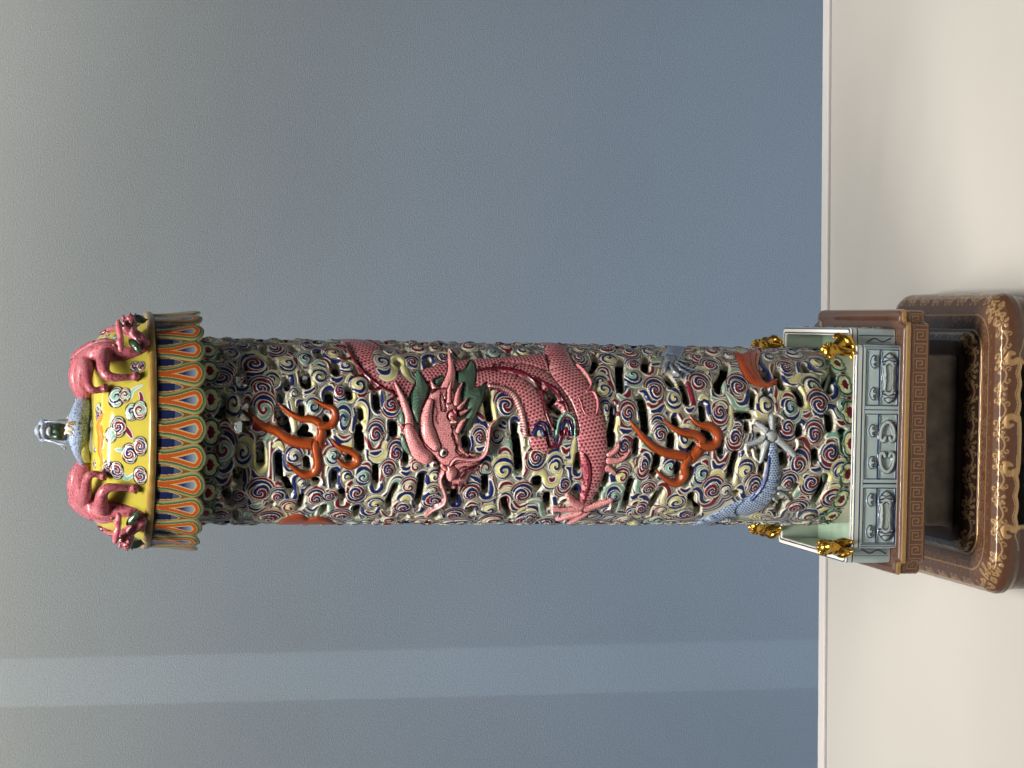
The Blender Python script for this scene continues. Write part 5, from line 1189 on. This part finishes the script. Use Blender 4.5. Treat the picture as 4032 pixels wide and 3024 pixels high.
def scroll_band(c, uc, amp, v0, v1, rnd, step=150, fr=26, GILT=GILT):
    n = int(abs(v1 - v0) / (step / 2))
    vs = np.linspace(v0, v1, n + 1)
    P = [(uc + amp * (1 if i % 2 else -1) * .62, v) for i, v in enumerate(vs)]
    c.stroke(P, 2.0, GILT, .4, soft=True)
    for i, (u, v) in enumerate(P):
        up = -1 if i % 2 else 1
        if i % 2 == 0: flower(c, uc + rnd.uniform(-.15, .15) * amp, v + rnd.uniform(-8, 8), fr * rnd.uniform(.85, 1.15), rnd, GILT=GILT)
        curlicue(c, u + up * amp * .2, v + step * .16, amp * .42, 1, up, GILT, 1.8); curlicue(c, u + up * amp * .15, v - step * .18, amp * .38, -1, up, GILT, 1.8)
        for q in (-1, 1):
            a, b = u + up * amp * rnd.uniform(.5, .9), v + q * step * rnd.uniform(.08, .24)
            c.stroke([(a, b), (a + up * 7, b + q * 9), (a + up * 8, b + q * 16)], [1.2, 4.2, .8], GILT, .5, soft=True)
            c.stroke([(a - up * 10, b + q * 20), (a - up * 16, b + q * 26)], [3.2, .8], GILT, .5, soft=True)

# lower tier: broad cushion with a scalloped gold edge and cloud feet
A1 = .1012
lo = Loft(A1, .024, [(.030, .0382), (.0150, .0380), (.0090, .0367), (.0045, .0340), (.0015, .0300), (.0002, .0262), (.0004, .0222), (.0022, .0185), (.0030, .0120), (.0030, .0020)])
c = lo.canvas(2.6, 3.0); c.col[:] = BROWN
rnd = random.Random(5)
side = lo.LV / 4
ub = np.interp(-.0205, -lo.p[:, 1], lo.pu)
for kk in range(-2, 2):
    vc = kk * side
    vm = np.mod(c.V - vc + lo.LV / 2, lo.LV) - lo.LV / 2
    if kk == -2: vm = np.mod(c.V - vc + side * 2, lo.LV) - side * 2
for s4 in range(4):
    vc = (s4 - 2) * side + (side if s4 == 0 else 0) * 0
for s4 in (-1, 0, 1, 2):
    vc = s4 * side
    for w in ((0,) if s4 < 2 else (0, -lo.LV)):
        scroll_band(c, ub * .30, 30, vc + w - side * .47, vc + w + side * .47, rnd, 150, 20, (.115, .068, .044))
        scroll_band(c, ub * .66, 30, vc + w - side * .43, vc + w + side * .43, rnd, 132, 21)
        for q in (-1, 1): flower(c, ub * .58, vc + w + q * side * .485, 34, rnd)
# inner gold line
c.stroke([(85, c.v[0]), (85, c.v[-1])], 2.0, GILT, 1.0, smooth=False)
# edge: scallops between the corner feet
vv = np.mod(c.V + side / 2, side) - side / 2
foot = side * .215
x = np.abs(vv)
lob = (side / 2 - foot)
mid = np.clip(1 - (x / 118.0) ** 4, 0, 1)
edge = ub - 9 + 10.0 * np.abs(np.sin((x - 118) / (lob - 118) * PI * 2.5)) ** 1.3 * (x > 118) + 15 * mid ** .5
inner = np.where(x > lob, 1e3, edge)
e = c.U - inner
c.hole = np.where(e > 0, -np.minimum(e, 30), np.minimum(-e, 60)).astype(np.float32)
foot_mask = x > lob
c.hole = np.where(foot_mask & (c.U < ub + 400), np.maximum(c.hole, np.minimum(x - lob, 40)), c.hole)
for g0, g1, colr in ((-24, 1, BROWN), (-15, 1, GILT), (-22, -18.5, GILT)):
    m = (~foot_mask) & (e > g0) & (e <= g1); c.col[m] = colr; c.hgt[m] += .4
for s4 in range(-2, 3):
    for q in (-1, 1):
        for vc, d in ((s4 * side + q * lob, 1), (s4 * side + q * 112, -1)):
            P = [(ub + 40 * d - 4, vc + q * d * 6), (ub + 4, vc + q * d * 5), (ub - 18, vc + q * d * 10), (ub - 44, vc + q * d * 0), (ub - 62, vc - q * d * -16), (ub - 54, vc + q * d * 38), (ub - 36, vc + q * d * 34)]
            c.stroke(P[1:] if d < 0 else P, [7, 9, 11, 11, 10, 9, 5][(1 if d < 0 else 0):], GILT, .7, soft=True)
            c.stroke([(ub - 8, vc + q * d * 16), (ub - 14, vc + q * d * 34), (ub - 2, vc + q * d * 60), (ub + 6, vc + q * d * 96)], 1.8, GILT, .6, soft=True)
o = loft_obj('lower_tier', lo, c, M_LACQ, stand, 16.0, True); o.rotation_euler = rot

A2 = .0748
mi = Loft(A2, .016, [(.0300, .0490), (.0120, .0489), (.0065, .0483), (.0028, .0466), (.0006, .0436), (.0000, .0406), (.0000, .0392), (-.0012, .0387), (-.0014, .0376)])
c = mi.canvas(2.6, 3.0); c.col[:] = (.036, .016, .010)
for s4 in (-2, -1, 0, 1, 2): scroll_band(c, np.interp(-.0445, -mi.p[:, 1], mi.pu), 24, s4 * mi.LV / 4 - mi.LV * .12, s4 * mi.LV / 4 + mi.LV * .12, rnd, 130, 20)
c.stroke([(mi.pu[-1] - 5, c.v[0]), (mi.pu[-1] - 5, c.v[-1])], 3.0, GILT, 1.5, smooth=False)
o = loft_obj('middle_tier', mi, c, M_LACQ, stand, None, True); o.rotation_euler = rot

M_WAIST = mat_plain('unglazed_waist', (.17, .14, .11), .62, 0, .35, 70, 0, .25, 160)
wa = Loft(.0575, .004, [(.02, .0815), (.0005, .0815), (0, .0805), (0, .0525), (-.0006, .0508), (-.0015, .0484)])
c = wa.canvas(8, 8); o = loft_obj('waist', wa, c, M_WAIST, stand); o.rotation_euler = rot

# upper tray with its key-fret band
A3 = .0884
up = Loft(A3, .014, [(.028, .0968), (.0075, .0970), (.0048, .0988), (.0022, .0986), (.0006, .0966), (.0000, .0945), (.0008, .0934), (.0008, .0820), (.0014, .0808), (.0040, .0800), (.0300, .0812)], .0028, .0800)
c = up.canvas(1.9, 2.1); c.col[:] = BROWN2
u0, u1 = np.interp(-.0934, -up.p[:8, 1], up.pu[:8]), np.interp(-.0820, -up.p[:8, 1], up.pu[:8])
uc, hh = (u0 + u1) / 2 + 1, 25
FR = np.array([(-1, -1), (-1, 1), (1, 1), (1, -.55), (-.5, -.55), (-.5, .55), (.45, .55), (.45, -.05), (.02, -.05)])
FR2 = FR * (-1, -1)
nf = int(up.LV / 56); st = up.LV / nf
LINE = (.30, .160, .075)
for k in range(nf):
    v = c.v[0] + (k + .5) * st
    for F in (FR,):
        P = np.column_stack([uc + F[:, 0] * hh, v + F[:, 1] * st * .44])
        c.stroke(P, 1.7, LINE, 1.1, smooth=False, soft=True)
for uu in (uc - hh - 6, uc + hh + 6): c.stroke([(uu, c.v[0]), (uu, c.v[-1])], 1.3, LINE, 1.0, smooth=False)
ul = np.interp(-.0958, -up.p[:7, 1], up.pu[:7])
c.col[np.abs(c.U - np.interp(.0016, -up.p[2:5, 0] * -1, up.pu[2:5]) if False else c.U - ul) < 9] = (.42, .255, .105)  # highlight along the lip, painted in as a bright gold strip
o = loft_obj('upper_tray', up, c, M_LACQ, stand, None, True); o.rotation_euler = rot

# ------------------------------------------------------------------ the blue and white railing
M_BW = mat_paint('blue_and_white_glaze', .15, .6, .03)
rail = thing('railing', 'square blue and white porcelain railing with gilt lions round the foot of the column', 'railing', (BX, 0, 0))
A4, ZT, ZB = .0784, .1290, .0972
ra = Loft(A4, .0055, [(.0052, .1000), (.0052, ZT - .0014), (.0048, ZT - .0004), (.0036, ZT), (.0012, ZT), (.0004, ZT - .0005), (0, ZT - .0016), (0, ZB), (.0006, ZB - .0004)], .0042, .0676)
c = ra.canvas(2.0, 2.1)
CEL, NAVY, WHT = (.35, .45, .46), (.010, .024, .085), (.70, .69, .62)
ut = ra.pu
c.col[:] = CEL
c.col[c.U < ut[1] - 2] = (.30, .36, .31)
c.col[(c.U >= ut[1]) & (c.U < ut[6] + 3)] = WHT
def line_u(c, u, w, col=NAVY): c.col[np.abs(c.U - u) < w] = col
line_u(c, ut[3] - 1, 3.0); line_u(c, ut[4] + 2, 3.4); line_u(c, ut[6] + 1, 2.4)
line_u(c, ut[6] + 22, 2.6)
H0, H1 = ut[6] + 6, ut[7]                               # outer face, top to bottom
HT = H1 - H0
fu = lambda f: H0 + f * HT
band = (c.U > fu(.0)) & (c.U < fu(.13)); c.col[band & (np.abs(c.U - (ut[6] + 22)) > 2.6)] = (.48, .52, .48)
sd4 = ra.LV / 4
def bar(v, w, col, f0=.12, f1=1.0):
    m = (np.abs(c.V - v) < w) & (c.U > fu(f0)) & (c.U < fu(f1)); c.col[m] = col
    c.hgt[m] += 0
def relief(P, w=2.5, H=1.6, pid=None, col=NAVY): c.stroke(P, w * 1.25, col, H, soft=True, pid=pid)
def boss(v):
    """small cloud head on the frieze"""
    pid = c.new('cloud_boss')
    u = fu(.36)
    P = [(u + 12, v + 22), (u - 2, v + 26), (u - 12, v + 16), (u - 17, v), (u - 12, v - 16), (u - 2, v - 26), (u + 12, v - 22), (u + 10, v - 8), (u + 14, v), (u + 10, v + 8)]
    c.poly(P, NAVY, 2.4, smooth=3, pid=pid, soft=True)
    c.poly([((a - u) * .74 + u, (b - v) * .80 + v) for a, b in P], (.42, .50, .50), 3, smooth=3, pid=pid, soft=True)
    for q in (-1, 1): relief([(u + 12, v + q * 4), (u, v + q * 7), (u + 1, v + q * 15), (u + 7, v + q * 14)], 1.7, 5.2, pid)
def cartouche(v, L):
    pid = c.new('cartouche')
    u = fu(.73); b = 33
    P = [(u, v + L), (u - b * .6, v + L * .86), (u - b, v + L * .62), (u - b * .78, v + L * .3), (u - b * .92, v), (u - b * .78, v - L * .3), (u - b, v - L * .62), (u - b * .6, v - L * .86), (u, v - L),
         (u + b * .6, v - L * .86), (u + b, v - L * .62), (u + b * .78, v - L * .3), (u + b * .92, v), (u + b * .78, v + L * .3), (u + b, v + L * .62), (u + b * .6, v + L * .86)]
    sc = lambda k, kl: [((x - u) * k + u, (y - v) * kl + v) for x, y in P]
    c.poly(P, NAVY, 3, smooth=3, pid=pid); c.poly(sc(.88, .94), (.42, .50, .50), 4.4, smooth=3, pid=pid)
    Q = [(u, v + L * .56), (u - b * .42, v + L * .46), (u - b * .30, v + L * .08), (u - b * .46, v), (u - b * .30, v - L * .08), (u - b * .42, v - L * .46), (u, v - L * .56), (u + b * .42, v - L * .46), (u + b * .30, v - L * .08), (u + b * .46, v), (u + b * .30, v + L * .08), (u + b * .42, v + L * .46)]
    c.poly(Q, NAVY, 2.4, smooth=2, pid=pid); c.poly([((x - u) * .78 + u, (y - v) * .92 + v) for x, y in Q], (.33, .38, .36), -1.2, smooth=2, pid=pid)
    for q in (-1, 1):
        relief([(u - b * .55, v + q * L * .62), (u - b * .1, v + q * L * .70), (u + b * .55, v + q * L * .62)], 2.0, 5.2, pid)
        relief([(u - b * .6, v + q * L * .80), (u, v + q * L * .76), (u + b * .6, v + q * L * .80)], 1.8, 5.2, pid)
        for r in (-1, 1): relief([(u + r * b * .5, v + q * L * .66), (u + r * b * .85, v + q * L * .62), (u + r * b * .75, v + q * L * .5), (u + r * b * .55, v + q * L * .54)], 1.8, 5.2, pid)
def omega(v, q):
    """half open cloud scroll of the middle panel"""
    pid = c.new('scroll_relief')
    u = fu(.73)
    P = [(u - 9, v - q * 30), (u - 16, v - q * 42), (u - 28, v - q * 36), (u - 29, v - q * 14), (u - 22, v + q * 12), (u - 9, v + q * 27), (u, v + q * 30), (u + 9, v + q * 27), (u + 22, v + q * 12), (u + 29, v - q * 14), (u + 28, v - q * 36), (u + 16, v - q * 42), (u + 9, v - q * 30)]
    c.stroke(P, 9, NAVY, 2.6, pid=pid, soft=True); c.stroke(P, 6.2, (.42, .50, .50), 3.4, pid=pid, soft=True)
for s4 in (-2, -1, 0, 1, 2):
    vc = s4 * sd4
    hw2 = .0668 * KU
    # sunk fields
    for a, b in ((-hw2 + 14, -158), (-128, 128), (158, hw2 - 14)):
        m = (c.V > vc + a) & (c.V < vc + b) & (c.U > fu(.17)) & (c.U < fu(.97))
        ed = np.minimum.reduce([c.V - vc - a, vc + b - c.V, c.U - fu(.17), fu(.97) - c.U])
        c.hgt[m] -= 5 * np.clip(ed[m] / 8, 0, 1)
        c.col[m & (ed < 4.2)] = NAVY
        m2 = m & (np.abs(c.U - fu(.515)) < 2.6); c.col[m2] = NAVY
        m3 = m & (c.U > fu(.515)) & (c.U < fu(.56)); c.hgt[m3] += 2.5
    for v in (-143, 143): bar(vc + v, 2.2, NAVY, .16, .98); bar(vc + v, 13, NAVY, .155, .17)
    for q in (-1, 1):
        for dv, w in ((hw2 - 2, 2.4), (hw2 - 10, 1.8)): bar(vc + q * dv, w, NAVY, .13)
    for v in (-hw2 + 62, -206, -62, 62, 206, hw2 - 62): boss(vc + v)
    cartouche(vc - 268 + 0, 100); cartouche(vc + 268, 100)
    omega(vc - 66, -1); omega(vc + 66, 1)
    # corner pier
    for q in (-1, 1):
        v = vc + q * sd4 / 2
        bar(v + q * -34, 1.8, NAVY); bar(v - q * 6, 1.5, NAVY, .3, .9)
        relief([(fu(.30), v - q * 4), (fu(.5), v - q * 24), (fu(.7), v - q * 10), (fu(.9), v - q * 26)], 2.0, 2)
line_u(c, H1 - 3, 2.0, (.60, .62, .57))
o = loft_obj('railing_wall', ra, c, M_BW, rail, None, False, rail); o.rotation_euler = rot
for ch in rail.children: ch.rotation_euler = rot
bm = bmesh.new()
fl = bm.faces.new([bm.verts.new((x, y, .0978)) for x, y in loop_pts(.0742, .004, .0046, .0665)[::20]])
for v in [g for g in bmesh.ops.extrude_face_region(bm, geom=[fl])['geom'] if isinstance(g, bmesh.types.BMVert)]: v.co.z = .1004
bmesh.ops.recalc_face_normals(bm, faces=bm.faces)
ob = bm_obj('railing_floor', bm, mat_plain('green_floor_glaze', (.30, .42, .32), .22, 0, .1, 80, .4), rail); ob.rotation_euler = rot

def lion(X, Y, rz, label, k=1.0):
    L = lambda P, w: ([tuple(np.array(p) * .001 * k) for p in P], [a * .001 * k for a in w])
    # local: x forward, z up, millimetres
    o = figure('guardian_lion', [
        L([(-5, 0, 3), (-4, 0, 6), (-1, 0, 9), (1.5, 0, 12.5), (3, 0, 15.5)], [4.2, 4.8, 4.6, 4.2, 3.6]),
        L([(3.2, 0, 17.6), (4.2, 0, 18.2)], [4.4, 4.0]), L([(6.6, 0, 17.2), (8.2, 0, 16.6)], [2.6, 2.0]), L([(6.5, 0, 15.0), (7.6, 0, 14.8)], [1.7, 1.3]),
        L([(2.6, 2.8, 20.6), (2.2, 3.8, 21.4)], [1.5, 1.1]), L([(2.6, -2.8, 20.6), (2.2, -3.8, 21.4)], [1.5, 1.1]),
        L([(2.4, 2.4, 11), (4.2, 2.7, 6), (4.6, 2.8, 1.4), (6.6, 2.9, 1.0)], [2.2, 1.8, 1.6, 1.5]), L([(2.4, -2.4, 11), (4.2, -2.7, 6), (4.6, -2.8, 1.4), (6.6, -2.9, 1.0)], [2.2, 1.8, 1.6, 1.5]),
        L([(-4, 3.0, 5), (-1.5, 4.0, 3.2), (.8, 3.9, 1.2), (2.4, 3.9, 1)], [3.2, 2.6, 1.7, 1.4]), L([(-4, -3.0, 5), (-1.5, -4.0, 3.2), (.8, -3.9, 1.2), (2.4, -3.9, 1)], [3.2, 2.6, 1.7, 1.4]),
        L([(-7.5, 0, 5), (-8.6, 0, 9), (-7.4, 0, 12)], [1.8, 2.2, 1.0]),
        L([(6.4, 2.0, 19.2), (6.41, 2.0, 19.2)], [1.0, 1.0]), L([(6.4, -2.0, 19.2), (6.41, -2.0, 19.2)], [1.0, 1.0]),
        L([(8.9, .8, 17.4), (8.91, .8, 17.4)], [.9, .9]), L([(8.9, -.8, 17.4), (8.91, -.8, 17.4)], [.9, .9]),
        L([(1.5, 3.6, 15.2), (3.2, 3.5, 13.6), (4.4, 1.6, 12.6), (4.6, 0, 12.4), (4.4, -1.6, 12.6), (3.2, -3.5, 13.6), (1.5, -3.6, 15.2)], [1.2, 1.2, 1.2, 1.3, 1.2, 1.2, 1.2]),
    ] + [L([(1.2 + .9 * math.cos(t * 2), 4.2 * math.sin(t), 17.5 + 4.2 * math.cos(t)), (1.21, 4.2 * math.sin(t), 17.5 + 4.2 * math.cos(t))], [1.5, 1.5]) for t in np.linspace(-2.4, 2.4, 9)],
        M_GOLD, rail, .00042 * k, 1)
    o.location = (X, Y, ZT - .0006); o.rotation_euler = (0, 0, rz); o['label'] = label
q = .0705
lion(.0640, -.0735, math.radians(-150), 'gilt lion at the front right corner of the railing')
lion(-.0690, -.0735, math.radians(-80), 'gilt lion at the front left corner of the railing', 1.05)
lion(.0665, .0705, math.radians(-120), 'gilt lion at the back right corner of the railing', 1.05)
lion(-.0655, .0700, math.radians(-60), 'gilt lion at the back left corner of the railing', 1.05)
